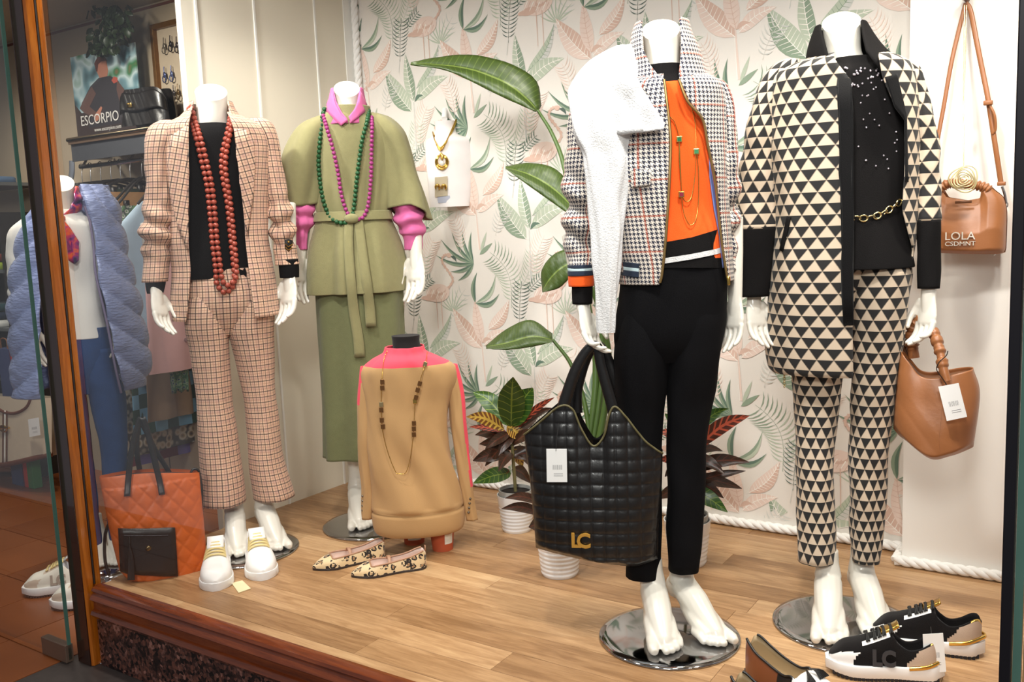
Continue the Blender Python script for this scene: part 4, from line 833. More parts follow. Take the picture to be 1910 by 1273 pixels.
# tail end of a chain hanging under the coat
mb = MB(); ck = thing('chain_belt', 'loose end of a thin chain hanging below the triangle print coat', 'chain', F)
for k in range(9):
    c_ = F.p(1463, 684+4.6*k, -.05); mb = MB(); mb.tube([c_+V((.0032*math.cos(t)*(1 if k % 2 else .4), .003*math.cos(t)*(0 if k % 2 else 1), .0045*math.sin(t))) for t in np.linspace(0, 2*math.pi, 9)], .0009, 5, cap=False); mb.build('link', M_GOLDP, ck)
# ================================================================ bags
M_BLEA = mat('black_soft_leather', rgb(17, 14, 13), .38, var=.2, vsc=15, bump=.15, bsc=80, coat=.15); M_STITCH = mat('olive_piping', rgb(92, 84, 52), .6)
M_TAG = mat('white_card', rgb(244, 243, 240), .6, var=.01); M_INK = mat('grey_ink', rgb(120, 118, 120), .8)
M_TAN = mat('tan_leather', rgb(152, 96, 56), .40, var=.12, vsc=9, bump=.08, bsc=120); M_TAND = mat('tan_leather_inside', rgb(112, 70, 42), .6)
M_OLEA = mat('orange_quilted_leather', rgb(200, 92, 24), .45, var=.15, vsc=9, bump=.1, bsc=100); M_BLEA2 = mat('black_flat_leather', rgb(24, 20, 19), .4, bump=.1)
def text_mesh(txt, size, depth=.002, bold=0.):
    c = bpy.data.curves.new('t', 'FONT'); c.body = txt; c.size = size; c.extrude = depth; c.align_x = 'CENTER'; c.offset = bold; c.resolution_u = 3
    o = bpy.data.objects.new('t', c); COL.objects.link(o); dg = bpy.context.evaluated_depsgraph_get(); me = bpy.data.meshes.new_from_object(o.evaluated_get(dg)); bpy.data.objects.remove(o); return me
def text(txt, size, m, parent, loc, rz=0., depth=.001, bold=0., name='lettering', rx=math.pi/2, ry=0., sx=1.):
    me = text_mesh(txt, size, depth, bold); me.materials.clear(); me.materials.append(m); o = bpy.data.objects.new(name, me); COL.objects.link(o); o.parent = parent; o.location = loc; o.rotation_euler = (rx, ry, rz); o.scale = (sx, 1, 1); return o
def card(root, F, px, w, m=M_TAG, name='price_tag', ink=True, th=.0012, ws=None):
    p = [F.p(x, y, (ws[i] if ws else w)) for i, (x, y) in enumerate(px)]; mb = MB(); k = V((0, th, 0))
    mb.add(p+[q+k for q in p], [(0, 1, 2, 3), (7, 6, 5, 4), (0, 4, 5, 1), (1, 5, 6, 2), (2, 6, 7, 3), (3, 7, 4, 0)]); o = mb.build(name, m, root, smooth=False)
    if ink:
        def at(u, v): return p[0].lerp(p[1], u).lerp(p[3].lerp(p[2], u), v)-k*.3
        mb = MB()
        for i in range(11):
            u = .3+.045*i; wd = (.012, .02, .008, .016)[i % 4]; mb.add([at(u, .48), at(u+wd, .48), at(u+wd, .62), at(u, .62)], [(0, 1, 2, 3)])
        for v in (.74, .80): mb.add([at(.35, v), at(.8, v), at(.8, v+.012), at(.35, v+.012)], [(0, 1, 2, 3)])
        mb.build('printed_bars', M_INK, o, smooth=False)
    return o
def bagsheet(F, top, bot, left, right, depth, bump, nu=90, nv=90, w0=0., back=True, mb=None, m=0):
    """front (and back) panel: top(s)/bot(s) rows in px, left/right(t) columns in px"""
    mb = mb or MB()
    def pt(s, t, sg):
        y = top(s)*(1-t)+bot(s)*t; x = left(y)*(1-s)+right(y)*s
        d = depth(s, t); p = F.p(x, y, w0); b = bump(p.x, p.z) if bump else 0
        return V((p.x, w0+sg*(d+(b if sg < 0 else b)), p.z))
    for sg in ((-1, 1) if back else (-1,)):
        rows = [[pt(i/nu, j/nv, sg) for i in range(nu+1)] for j in range(nv+1)]
        if sg > 0: rows = [list(reversed(r)) for r in rows]
        mb.grid(rows, None, m)
    return mb, pt
ip = lambda X, Y: (lambda v: float(np.interp(v, X, Y)))
def sm(X, Y, n=60):
    K = catm(list(zip(X, Y)), n); o = np.argsort(K[:, 0]); return lambda v: float(np.interp(v, K[o, 0], K[o, 1]))
# --- black quilted tote held by the houndstooth mannequin
q = gp(1110, 1075); FB = Fr(V((F3.b.x, F3.b.y, 0))+F3.ex*(F3.p(1108, 900, 0).x)+F3.ey*(-.03), F3.ex); F = FB
BB = thing('tote_bag', 'large black quilted leather tote with a gold monogram held by the houndstooth mannequin', 'bag', Fr(F.b+V((0, 0, F.p(1106, 1044).z)), F.ex))
Fk = Fr(F.b+V((0, 0, F.p(1106, 1044).z)), F.ex)
top = sm([0, .12, .27, .36, .42, .5, .58, .615, .66, .74, .87, 1], [808, 783, 752, 756, 792, 824, 806, 770, 752, 772, 815, 842], 200)
bot = sm([0, .1, .45, .8, 1], [1020, 1026, 1044, 1053, 1040]); lf = sm([700, 806, 903, 1020, 1060], [974, 979, 991, 1001, 1003]); rt = sm([700, 842, 912, 982, 1040, 1060], [1238, 1236, 1234, 1228, 1227, 1226])
def quilt(x, z):
    k = math.pi/.031; return .0048*(abs(math.sin(x*k))*abs(math.sin(z*k)))**.24
bm_, pt_ = bagsheet(Fk, top, bot, lf, rt, lambda s, t: .012+.055*(1-abs(2*s-1)**3)**.5*(.35+.65*math.sin(min(1, t*1.15+.12)*math.pi*.5))*(1 if t < .93 else max(.0, 1-(t-.93)*14))-(.012 if t > .999 else 0), quilt, 150, 120)
bm_.build('bag_body', M_BLEA, BB)
mb = MB(); mb.tube(path([pt_(s_, .002, -1)-V((0, .003, 0)) for s_ in np.linspace(0, 1, 60)], 120), .0028, 6); mb.build('rim_piping', M_STITCH, BB)
def handle(px, w, r0):
    mb = MB(); pts = path([Fk.p(x, y, w) for x, y in px], 30); mb.tube(pts, [r0*(1+.5*abs(i/29-.5)) for i in range(30)], 10, flat=.5); mb.build('handle', M_BLEA, BB)
handle([(1050, 762), (1058, 735), (1072, 695), (1086, 668), (1098, 652), (1108, 645), (1115, 650), (1121, 680), (1130, 715), (1140, 750), (1146, 775)], -.035, .0125)
handle([(1075, 770), (1075, 730), (1085, 690), (1096, 662), (1106, 648), (1118, 646), (1132, 668), (1150, 715), (1166, 760), (1180, 790)], .03, .013)
card(BB, Fk, [(1019, 838), (1057, 838), (1058, 900), (1020, 900)], -.088)
mb = MB(); mb.tube([Fk.p(1037, 842, -.09), Fk.p(1038, 820, -.085), Fk.p(1042, 790, -.07)], .0007, 5); mb.build('tag_string', M_BLEA2, BB)
for ch, x in (('L', 1074), ('C', 1089)): text(ch, .052, mat('gold_letters', rgb(222, 166, 74), .25, .45), BB, Fk.p(x, 1021 if ch == 'L' else 1022, -.075), depth=.003, bold=.0012, name='monogram', ry=0)
# --- tan bucket bag on the triangle print mannequin's hand
b_ = V((F4.b.x, F4.b.y, 0))+F4.ex*(F4.p(1748, 750, 0).x)+F4.ey*(-.02); Fk = Fr(V((b_.x, b_.y, Fr(b_).p(1748, 850).z)))
TB = thing('bucket_bag', 'tan leather bucket bag with a white tag in the hand of the triangle print mannequin', 'bag', Fk)
top = sm([0, .15, .3, .5, .8, 1], [655, 675, 697, 700, 692, 687]); bot = sm([0, .12, .4, .7, 1], [798, 817, 851, 846, 832]); lf = sm([640, 685, 794, 820, 860], [1686, 1677, 1668, 1672, 1690]); rt = sm([640, 687, 735, 833, 860], [1812, 1814, 1826, 1814, 1812])
dp = lambda s, t: .008+.07*(1-abs(2*s-1)**2.4)**.5*(.45+.55*math.sin(min(1, t+.1)*math.pi*.5))*(1 if t < .9 else max(.1, 1-(t-.9)*8))
bm_, pt_ = bagsheet(Fk, top, bot, lf, rt, dp, lambda x, z: .006*noise.noise(V((x*14, z*14, 1)))-.006*max(0, 1-abs(x*30+z*22-.5))*.5, 50, 50)
bm_.build('bag_body', M_TAN, TB, solid=.002)
mb = MB(); sheet(mb, lambda u, v: pt_(u, .04, -1).lerp(pt_(u, .04, 1), v), 30, 6); mb.build('bag_inside', M_TAND, TB)
mb = MB(); mb.tube([pt_(.56, t, -1)-V((0, .001, 0)) for t in np.linspace(.35, .97, 16)], .0012, 5); mb.build('front_seam', M_TAND, TB)
def scrunch(px, ws, r):
    pts = path([Fk.p(x, y, w) for (x, y), w in zip(px, ws)], 130); mb = MB(); mb.tube(pts, [r*(.72+.45*abs(math.sin(i*.34+.5*math.sin(i*.9)))) if 8 < i < 112 else r*.85 for i in range(130)], 14, flat=.8); return mb
scrunch([(1705, 668), (1701, 640), (1704, 612), (1716, 598), (1730, 604), (1743, 625), (1753, 655), (1760, 690), (1766, 712)], [.03, .03, .025, .012, .0, -.03, -.055, -.076, -.082], .0155).build('ruched_handle', M_TAN, TB)
mb = MB(); strip(mb, path([Fk.p(x, y, .045) for x, y in ((1690, 668), (1698, 640), (1706, 622))], 10), .03); mb.build('handle_strap', M_TAND, TB, solid=.003)
card(TB, Fk, [(1750, 722), (1788, 715), (1804, 778), (1766, 786)], -.10)
mb = MB(); mb.tube(path([Fk.p(x, y, -.098) for x, y in ((1768, 722), (1757, 705), (1747, 690), (1752, 676), (1765, 664), (1768, 655))], 16), .0012, 5); mb.build('tag_string', M_BLEA2, TB)
# --- orange quilted tote on the display floor
q = gp(300, 1078); Fk = Fr(q+V((q.x, q.y, 0)).normalized()*.05)
OT = thing('tote_bag', 'orange quilted leather tote with a black front pocket standing on the planks', 'bag', Fk)
top = sm([0, .3, .6, 1], [890, 882, 879, 880]); bot = sm([0, .15, .6, .88, 1], [1062, 1081, 1080, 1074, 1040]); lf = sm([870, 900, 996, 1060, 1085], [183, 187, 206, 222, 230]); rt = sm([870, 900, 1035, 1060, 1085], [371, 373, 385, 380, 362])
def dquilt(x, z):
    k = math.pi/.062; a_, b2 = abs(math.sin((x*1.25+z)*k)), abs(math.sin((x*1.25-z)*k)); return .0045*(min(a_, b2))**.35*(1 if z < .30 else .15)+.004*noise.noise(V((x*12, z*12, 4)))
bm_, pt_ = bagsheet(Fk, top, bot, lf, rt, lambda s, t: .008+.058*(1-abs(2*s-1)**3)**.5*(.35+.65*t**.7)*(1 if t < .95 else max(.3, 1-(t-.95)*12)), dquilt, 90, 90)
bm_.build('bag_body', M_OLEA, OT)
mb = MB(); sheet(mb, lambda u, v: pt_(u, .03, -1).lerp(pt_(u, .03, 1), v), 30, 4); mb.build('bag_inside', mat('dark_lining', rgb(70, 34, 18), .8), OT)
def onbag(x, y, off):
    y0, y1 = None, None
    s_ = (x-lf(y))/(rt(y)-lf(y)); t_ = (y-top(s_))/(bot(s_)-top(s_)); p = pt_(s_, t_, -1); return p-V((0, off, 0))
mb = MB(); rows = []
for j in range(9):
    rows.append([])
    for i in range(11):
        u, v = i/10, j/8; x = (221+(226-221)*v)*(1-u)+(325+(330-325)*v)*u; y = (977+(1058-977)*v)*(1-u)+(974+(1061-974)*v)*u; p = onbag(x, y, .008); rows[-1].append(p)
mb.grid(rows); pk = mb.build('pocket', M_BLEA2, OT, solid=.004)
mb = MB(); mb.tube([onbag(232+i*8, 989-i*.1, .012) for i in range(11)], .0022, 5); mb.build('zip', M_BLACKM, pk)
mb = MB(); mb.ball(onbag(276, 1011, .012), .009, 12, sc=(1, .5, 1)); mb.build('snap_button', mat('dark_brass', rgb(120, 100, 70), .25, .9), pk)
mb = MB(); mb.tube([onbag(241, 990, .014), onbag(242, 1002, .016)], .004, 6)
for k in range(9): mb.tube(path([onbag(241, 1002, .016), onbag(240+k*1.0, 1030, .02), Fk.p(239+k*1.4, 1083, -.085)], 6), .0022, 4)
mb.build('tassel', M_BLEA2, pk)
for px, w, in (([(237, 926), (239, 900), (243, 860), (250, 820), (258, 792), (264, 778), (270, 790), (279, 820), (289, 862), (298, 900), (302, 924)], -.05), ([(262, 885), (256, 850), (256, 810), (262, 790), (270, 800), (290, 840), (312, 875), (318, 885)], .035)):
    mb = MB(); pts = path([Fk.p(x, y, w*(.95 if i not in (0, len(px)-1) else 1.25)) for i, (x, y) in enumerate(px)], 40); strip(mb, pts, .018 if w < 0 else .016); mb.build('handle', M_BLEA2, OT, solid=.004)
mb = MB(); mb.tube([Fk.p(364+8*math.cos(t), 884+9*math.sin(t), 0) for t in np.linspace(0, 2*math.pi, 14)], .004, 6); mb.tube(path([Fk.p(371, 884, 0), Fk.p(376, 920, .04), Fk.p(374, 990, .06)], 10), .006, 6, flat=.4)
mb.tube(path([Fk.p(206, 970, .06), Fk.p(196, 1000, .07), Fk.p(196, 1045, .07), Fk.p(204, 1075, .06)], 14), .005, 6, flat=.5); mb.build('shoulder_strap', M_BLEA2, OT)
# --- tan bag hanging on the cream panel
PW = Fr(S(2.45, 1.28, 0), E1)            # face of the panel
b_ = PW.b+PW.ex*PW.p(1810, 470, -.07).x+PW.ey*-.07; Fk = Fr(V((b_.x, b_.y, PW.p(1810, 470, -.07).z)), E1)
HB = thing('handbag', 'tan leather handbag with silver letters hanging on the cream panel', 'bag', Fk)
rows = []
top = sm([0, .2, .4, .6, .8, .93, 1], [352, 346, 344, 344, 343, 347, 362]); bot = sm([0, .05, .9, 1], [462, 470, 473, 464]); lf = sm([330, 400, 480], [1746, 1734, 1733]); rt = sm([330, 350, 385, 475], [1848, 1858, 1877, 1876])
top = lambda s: float(np.interp(s, [0, .1, .14, .22, .5, .68, .74, .78, .92, 1], [366, 350, 352, 368, 374, 370, 358, 347, 346, 366]))
bm_, pt_ = bagsheet(Fk, top, bot, lf, rt, lambda s, t: .01+.05*(1-abs(2*s-1)**4)**.5*(.3+.7*min(1, t*1.6))*(1 if t < .93 else max(.5, 1-(t-.93)*6)), lambda x, z: .003*noise.noise(V((x*16, z*16, 9))), 60, 50)
bm_.build('bag_body', M_TAN, HB)
def tub(px, ws, r, n=30, mod=None, fl=1., nn=8):
    pts = path([Fk.p(x, y, w) for (x, y), w in zip(px, ws)], n); mb = MB(); mb.tube(pts, [r*(mod(i) if mod else 1) for i in range(n)], nn, flat=fl); return mb
tub([(1752, 356), (1762, 346), (1775, 342), (1790, 343), (1806, 344), (1822, 346), (1836, 350), (1846, 356)], [-.02]*8, .0125, 60, lambda i: .75+.4*abs(math.sin(i*.75))).build('ruched_handle', M_TAN, HB)
tub([(1801, 6), (1795, 30), (1776, 110), (1760, 200), (1748, 268), (1742, 330), (1738, 368)], [.055, .05, .03, .02, .01, .0, 0], .0055, 40, fl=.4).build('strap', M_TAN, HB)
tub([(1801, 6), (1810, 20), (1822, 80), (1834, 140), (1843, 186), (1856, 270), (1867, 342)], [.055, .05, .03, .02, .01, .0, 0], .0065, 40, fl=.4).build('strap', M_TAN, HB)
mb = MB(); mb.box(Fk.p(1843, 192, -.002), (.022, .012, .012)); mb.tube(path([Fk.p(1846, 196, 0), Fk.p(1855, 215, -.004), Fk.p(1857, 240, -.002), Fk.p(1852, 250, 0)], 12), .004, 6); mb.box(Fk.p(1868, 343, 0), (.02, .012, .01)); mb.build('buckle', M_TAN, HB, bevel=.002)
mb = MB(); mb.tube(path([Fk.p(1869, 348, 0), Fk.p(1874, 362, 0), Fk.p(1877, 380, 0)], 8), .0035, 6); mb.tube([Fk.p(1876+4*math.cos(t), 382+5*math.sin(t), 0) for t in np.linspace(0, 6.28, 12)], .0015, 5); mb.build('clip', M_CHROME, HB)
mb = MB(); mb.box(Fk.p(1797, 377, -.057), (.04, .002, .007)); mb.build('name_plate', M_TAND, HB)
M_SIL = mat('silver_letters', rgb(232, 226, 214), .35, .25)
ax = math.radians(2)
text('LOLA', .030, M_SIL, HB, pt_(.44, .72, -1)+V((0, -.003, -.002)), ax, .0015, .0, sx=1.0); text('CSDMNT', .0165, M_SIL, HB, pt_(.44, .72, -1)+V((.001, -.003, -.018)), ax, .0015, .0, sx=1.1)
mb = MB(); mb.ball(Fk.p(1854, 474, -.02), .005, 8); mb.build('bag_foot', M_CHROME, HB)
# hook and rose pendant
hk = Fr(PW.b+PW.ex*PW.p(1801, 0, -.03).x+V((0, 0, PW.p(1801, 0).z)), E1); HK = thing('wall_hook', 'small wooden peg at the top of the cream panel holding the straps', 'hook', hk)
mb = MB(); mb.tube([(0, 0, 0), (0, -.035, .002)], .007, 10); mb.ball((0, -.04, .003), .012, 12); mb.build('peg', mat('peg_wood', rgb(120, 78, 60), .5), HK)
RP = thing('rose_necklace', 'pale gold wire rose pendant on a long chain over the tan handbag', 'necklace', hk)
c_ = hk.p(1798, 334, -.145); mb = MB()
for k in range(6):
    r_ = .006+.0056*k; mb.tube([c_+V((r_*(1+.08*math.sin(3*q+k))*math.cos(q), -.012+.0022*k+.003*math.sin(2*q+k), r_*(1+.08*math.sin(3*q+k))*math.sin(q))) for q in np.linspace(0, 6.2832, 30)], .0019, 5, cap=False)
mb.build('rose', mat('champagne_wire', rgb(222, 208, 160), .35, .4), RP)
for x0 in (1799, 1803):
    mb = MB(); mb.tube([hk.p(x0, 10, -.035), hk.p(1798+(x0-1801)*.5, 160, -.09), hk.p(1797.5, 310, -.14)], .0011, 5); mb.build('chain', M_GOLDP, RP)
# ================================================================ jewellery bust on the wall
b_ = WF.b+WF.ex*WF.p(838, 385, -.05).x+WF.ey*-.05; Fk = Fr(V((b_.x, b_.y, WF.p(838, 385, -.05).z)))
JB = thing('necklace_stand', 'white jewellery bust standing off the papered wall', 'jewellery stand', Fk)
js = Surf(Fk, [(226, 809, 849, .6, .03), (240, 812, 850, .6, .03), (252, 808, 856, .55, .02), (262, 795, 884, .45, .02), (280, 793, 890, .40, .02), (330, 797, 884, .36, .01), (386, 802, 876, .34, .0)], 40)
mb = MB(); js.loft(mb, 40, cap0=True, cap1=True); mb.build('bust', mat('white_leatherette', rgb(238, 232, 230), .55), JB)
mb = MB(); mb.tube([js.px(829, 222, -.02), js.px(830, 205, -.06)], .012, 8); mb.build('hook_tab', M_TAG, JB)
GN = thing('choker', 'multi-strand gold collar with a round pendant on the jewellery bust', 'necklace', Fk)
for k in range(5):
    mb = MB(); mb.tube(path([js.px(807+k*.8, 246+k*1.5, .003), js.px(811+k*.6, 262+k*1.4, .004), js.px(821, 275+k*1.6, .006), js.px(833-k*.4, 262+k*1.6, .005), js.px(845, 236+k*1.8, .004), js.px(851, 222+k*1.5, .0)], 24), .0022, 5); mb.build('strand', M_GOLD, GN)
mb = MB(); c_ = js.px(824, 302, .008)
for r_, dz in ((.022, 0), (.018, .002), (.024, -.001)): mb.tube([c_+V((r_*math.cos(t), -.002*math.sin(3*t), dz+r_*1.15*math.sin(t))) for t in np.linspace(0, 6.283, 26)], .0032, 6, cap=False)
mb.tube([c_+V((0, -.003, .008)), c_+V((.004, -.004, .022)), js.px(822, 286, .006)], .005, 6); pd = mb.build('pendant', M_GOLD, GN)
mb = MB(); mb.ball(c_+V((0, 0, -.006)), .010, 10, sc=(1, .5, 1.1)); mb.build('clear_stone', mat('crystal', rgb(226, 222, 214), .08), pd)
EC = thing('earring_card', 'pair of gold hoop earrings on a beige card under the pendant', 'earrings', Fk)
w_ = js.px(823, 350, .006).y; card(EC, Fk, [(811, 331), (835, 329), (835, 365), (811, 368)], w_, mat('beige_card', rgb(190, 176, 148), .6), 'backing_card', False)
for x in (816, 828):
    mb = MB(); c_ = Fk.p(x, 350, w_-.006); mb.tube([c_+V((.008*math.cos(t), -.003, .009*math.sin(t))) for t in np.linspace(-1.2, 3.9, 14)], [.002+.004*math.sin(k/13*math.pi) for k in range(14)], 7); mb.build('hoop', M_GOLD, EC)
card(EC, Fk, [(816, 368), (839, 365), (841, 378), (817, 379)], w_+.002, mat('blue_grey_card', rgb(176, 180, 196), .6), 'price_label', False)
# ================================================================ shoes
def ss(a, b, x): x = max(0, min(1, (x-a)/(b-a))); return x*x*(3-2*x)
def shoe_frame(toe, heel=None, yaw=0, L=.27, z=0):
    a = gp(*toe, z); a.z = z
    if heel: b = gp(*heel, z); d = (a-b); d.z = 0; d.normalize()
    else:
        v = V((a.x, a.y, 0)).normalized(); r = math.radians(yaw); d = V((-v.x*math.cos(r)+v.y*math.sin(r), -v.y*math.cos(r)-v.x*math.sin(r), 0))
    return Fr(a-d*L/2, d)
def shoe_upper(L, W, H, T, o0, o1, sole, nk=40, ns=32, rim=.76, col=None, floor=.008):
    """W,H,T: half width, rim height, closed height as functions of k (heel 0, toe 1); open from heel to o0, closed past o1"""
    mb = MB(); rows = []; us = []
    for i in range(nk+1):
        k = i/nk; x = -L/2+L*k; w, h, t = W(k), H(k), T(k); o = 1-ss(o0, o1, k); so = sole(k); R = []; Q = []
        if k < .03: o *= ss(0, .03, k)
        for j in range(ns+1):
            s = -1+2*j/ns; a = abs(s); sg = 1 if s > 0 else -1
            yc = w*math.sin(s*math.pi/2); yc = sg*w*abs(math.sin(a*math.pi/2))**.75; zc = so+t*(max(0, math.cos(a*math.pi/2)))**.62
            if a > .5: f = (1-a)/.5; yo = sg*w*(1-(1-rim)*f*f); zo = so+h*f**.8
            else: g = a/.5; yo = sg*w*rim*min(1, g*1.25); zo = so+floor+(h-floor)*ss(.62, 1., g)
            R.append((x, yc*(1-o)+yo*o, zc*(1-o)+zo*o)); Q.append((x, s))
        rows.append(R); us.append(Q)
    mb.grid(rows, us)
    nf = len(mb.f)
    if col:
        mb.mi = []
        for i in range(nk):
            for j in range(ns): mb.mi.append(col((i+.5)/nk, -1+2*(j+.5)/ns))
    mb.cap(rows[-1], mb.mi[-ns//2] if col else 0); mb.cap(rows[0], mb.mi[0] if col else 0, True)
    return mb, rows
def shoe_sole(L, W, z0, z1, ext=.004, nk=40, tread=0.):
    mb = MB(); rings = []
    ks = [k/nk for k in range(nk+1)]
    out = [(-L/2-ext*(1 if k == 0 else 0)+L*k+(ext if k == 1 else 0), W(k)+ext) for k in ks]; loop = [(x, y) for x, y in out]+[(x, -y) for x, y in reversed(out)]
    kk = ks+list(reversed(ks)); rows = []
    for f, e in ((0, .93), (.1, 1.), (.9, 1.), (1, .97)): rows.append([(x, y*e, z0(k)*(1-f)+z1(k)*f) for (x, y), k in zip(loop, kk)])
    mb.grid(rows, None, 0, True); mb.cap(rows[0], 0, True); mb.cap(rows[-1], 0)
    if tread:
        for k in np.linspace(.03, .97, 24):
            for sg in (-1, 1): mb.box((-L/2+L*k, sg*(W(k)+ext-.003), .003), (L/40, .008, .008), None, 1)
    return mb
def prof(*p): return sm([a for a, b in p], [b for a, b in p], 120)
def lace(root, rows, ks, m, nk, ns, half=.25, r=.0024, L=.27, lift=.004, kz=None):
    for k in ks:
        i = int(k*nk); R = rows[i]; j0 = int((.5-half/2)*ns); j1 = int((.5+half/2)*ns); i2 = min(nk, i+1)
        for a_, b_ in ((rows[i], rows[i2]), (rows[i2], rows[i])):
            pts = [V(a_[j]).lerp(V(b_[j]), (j-j0)/(j1-j0))+V((0, 0, lift)) for j in range(j0, j1+1)]
            mb = MB(); mb.tube(pts, r, 5); mb.build('lace', m, root)
M_WLEA = mat('white_leather', rgb(244, 240, 236), .4, var=.02); M_WRUB = mat('white_rubber', rgb(240, 238, 236), .5, var=.02); M_GLACE = mat('pale_gold_lace', rgb(222, 200, 140), .5, .3)
M_INS = mat('grey_insole', rgb(206, 206, 210), .8)
SW = prof((0, .004), (.015, .013), (.04, .021), (.1, .031), (.25, .035), (.45, .036), (.65, .045), (.8, .047), (.92, .037), (.98, .02), (1, .006))
def white_sneaker(toe, yaw, label):
    L = .26; F = shoe_frame(toe, None, yaw, L); t = thing('sneaker', label, 'shoe', F, 'white trainers on the planks')
    so = lambda k: .022; nk, ns = 40, 32
    mb, rows = shoe_upper(L, SW, prof((0, .066), (.1, .064), (.25, .046), (.38, .052), (.5, .06), (1, .05)), prof((0, .05), (.35, .080), (.45, .076), (.6, .060), (.75, .044), (.9, .034), (1, .01)), .36, .42, so, nk, ns); mb.build('upper', M_WLEA, t)
    shoe_sole(L, SW, lambda k: 0, lambda k: .024).build('sole', M_WRUB, t, sharp=50)
    mb = MB(); pts = [(-L/2+L*k, 0, z) for k, z in ((.33, .112), (.38, .105), (.44, .099), (.52, .090))]; strip(mb, path(pts, 10), .05, (0, 1, 0)); mb.build('tongue', M_WLEA, t, solid=.005)
    lace(t, rows, (.44, .49, .54, .59, .64), M_GLACE, nk, ns, .46, .0030)
    mb = MB(); mb.ball((-L/2+.045, 0, .028), .028, 12, sc=(1.4, .8, .12)); mb.build('insole', M_INS, t)
    return t
white_sneaker((403, 1103), -4, 'left white leather trainer with gold laces beside the orange tote'); white_sneaker((492, 1083), 4, 'right white leather trainer with gold laces in front of the plaid suit mannequin')
FC = Fr(gp(450, 1095)); CD = thing('price_card', 'small cream price card lying on the planks between the white trainers', 'card', FC)
p = [FC.loc(gp(x, y, .001)) for x, y in ((432, 1089), (452, 1084), (468, 1099), (445, 1107))]; mb = MB(); mb.add(p+[q+V((0, 0, .0015)) for q in p], [(3, 2, 1, 0), (4, 5, 6, 7), (0, 1, 5, 4), (1, 2, 6, 5), (2, 3, 7, 6), (3, 0, 4, 7)]); mb.build('card', mat('cream_card', rgb(238, 222, 178), .6), CD, smooth=False)
# leopard flats
def leopard():
    t = NT('leopard_hair'); ob = t.obj(); v = t.n('ShaderNodeTexVoronoi', i_Scale=48., feature='F1'); w = t.n('ShaderNodeVectorMath', operation='ADD'); t.put(w.inputs[0], ob)
    nz = t.n('ShaderNodeTexNoise', i_Scale=70.); t.put(nz.inputs['Vector'], ob); sc = t.n('ShaderNodeVectorMath', operation='SCALE'); t.put(sc.inputs[0], nz.outputs['Color']); sc.inputs['Scale'].default_value = .012; t.put(w.inputs[1], sc.outputs[0]); t.put(v.inputs['Vector'], w.outputs[0])
    d = v.outputs['Distance']; brk = t.noise(90, ob, 2)
    ring = t.mt('MULTIPLY', t.mt('GREATER_THAN', d, .22), t.mt('LESS_THAN', d, .48)); ring = t.mt('MULTIPLY', ring, t.mt('GREATER_THAN', brk, .42)); core = t.mt('LESS_THAN', d, .2)
    c = t.mix(t.noise(30, ob), rgb(232, 208, 168), rgb(220, 188, 140)); c = t.mix(t.mt('MULTIPLY', core, .8), c, rgb(150, 96, 54)); c = t.mix(ring, c, rgb(34, 22, 16)); return t.fin(c, .7, 0, 0, .2)
M_LEO = leopard(); M_NUDE = mat('nude_leather', rgb(176, 132, 104), .45); M_NINS = mat('nude_insole', rgb(214, 186, 172), .6)
PW_ = prof((0, .005), (.03, .022), (.12, .031), (.3, .03), (.5, .035), (.68, .043), (.8, .038), (.9, .025), (.97, .012), (1, .003))
def flat(toe, heel, label):
    L = .255; F = shoe_frame(toe, heel, 0, L*.92); t = thing('ballet_flat', label, 'shoe', F, 'leopard print flats'); t.scale = (.92, .92, .92)
    H = prof((0, .056), (.08, .053), (.25, .040), (.5, .032), (.7, .030), (1, .02))
    mb, rows = shoe_upper(L, PW_, H, prof((0, .05), (.6, .04), (.72, .036), (.85, .028), (1, .008)), .68, .76, lambda k: .008, 44, 32, .82, lambda k, s: 0 if (abs(s) > .5 or k > .72) else 1, .004); mb.build('upper', [M_LEO, M_NINS], t)
    rim = [V(rows[i][8]) for i in range(2, 33)]+[V(rows[33][k]) for k in range(9, 24)]+[V(rows[i][24]) for i in range(32, 1, -1)]; mb = MB(); mb.tube([r+V((0, 0, .001)) for r in rim], .0028, 6, flat=.8); mb.build('rim_binding', M_NUDE, t)
    shoe_sole(L, PW_, lambda k: .0, lambda k: .008, .001).build('sole', mat('dark_sole', rgb(52, 40, 34), .6), t, sharp=50)
    mb = MB(); k = prof((0, 0), (1, 0)); mb.lathe([(.0005, 0), (.026, 0), (.027, .014), (.0005, .014)], 20, sx=1.2, c=(-L/2+.034, 0, 0)); mb.build('heel', M_NUDE, t, sharp=50)
    i = 22; a_, b_ = V(rows[i][7]), V(rows[i][25]); mb = MB(); strip(mb, path([a_, a_.lerp(b_, .25)+V((0, 0, .016)), a_.lerp(b_, .5)+V((0, 0, .02)), a_.lerp(b_, .75)+V((0, 0, .016)), b_], 14), .011); so_ = mb.build('strap', M_NUDE, t, solid=.002)
    mb = MB(); c_ = a_+V((0, -.003, .002)); mb.tube([c_+V((.006*math.cos(q), 0, .005*math.sin(q))) for q in np.linspace(0, 6.283, 10)], .0012, 5); mb.build('buckle', M_GOLD, so_)
    mb = MB(); mb.box((-L/2+.001, 0, .066), (.003, .008, .02)); mb.build('pull_tab', M_NUDE, t)
flat((584, 1064), (712, 1040), 'left leopard print pointed flat with a strap, behind its pair'); flat((656, 1077), (788, 1058), 'right leopard print pointed flat with a strap, nearer the window glass')
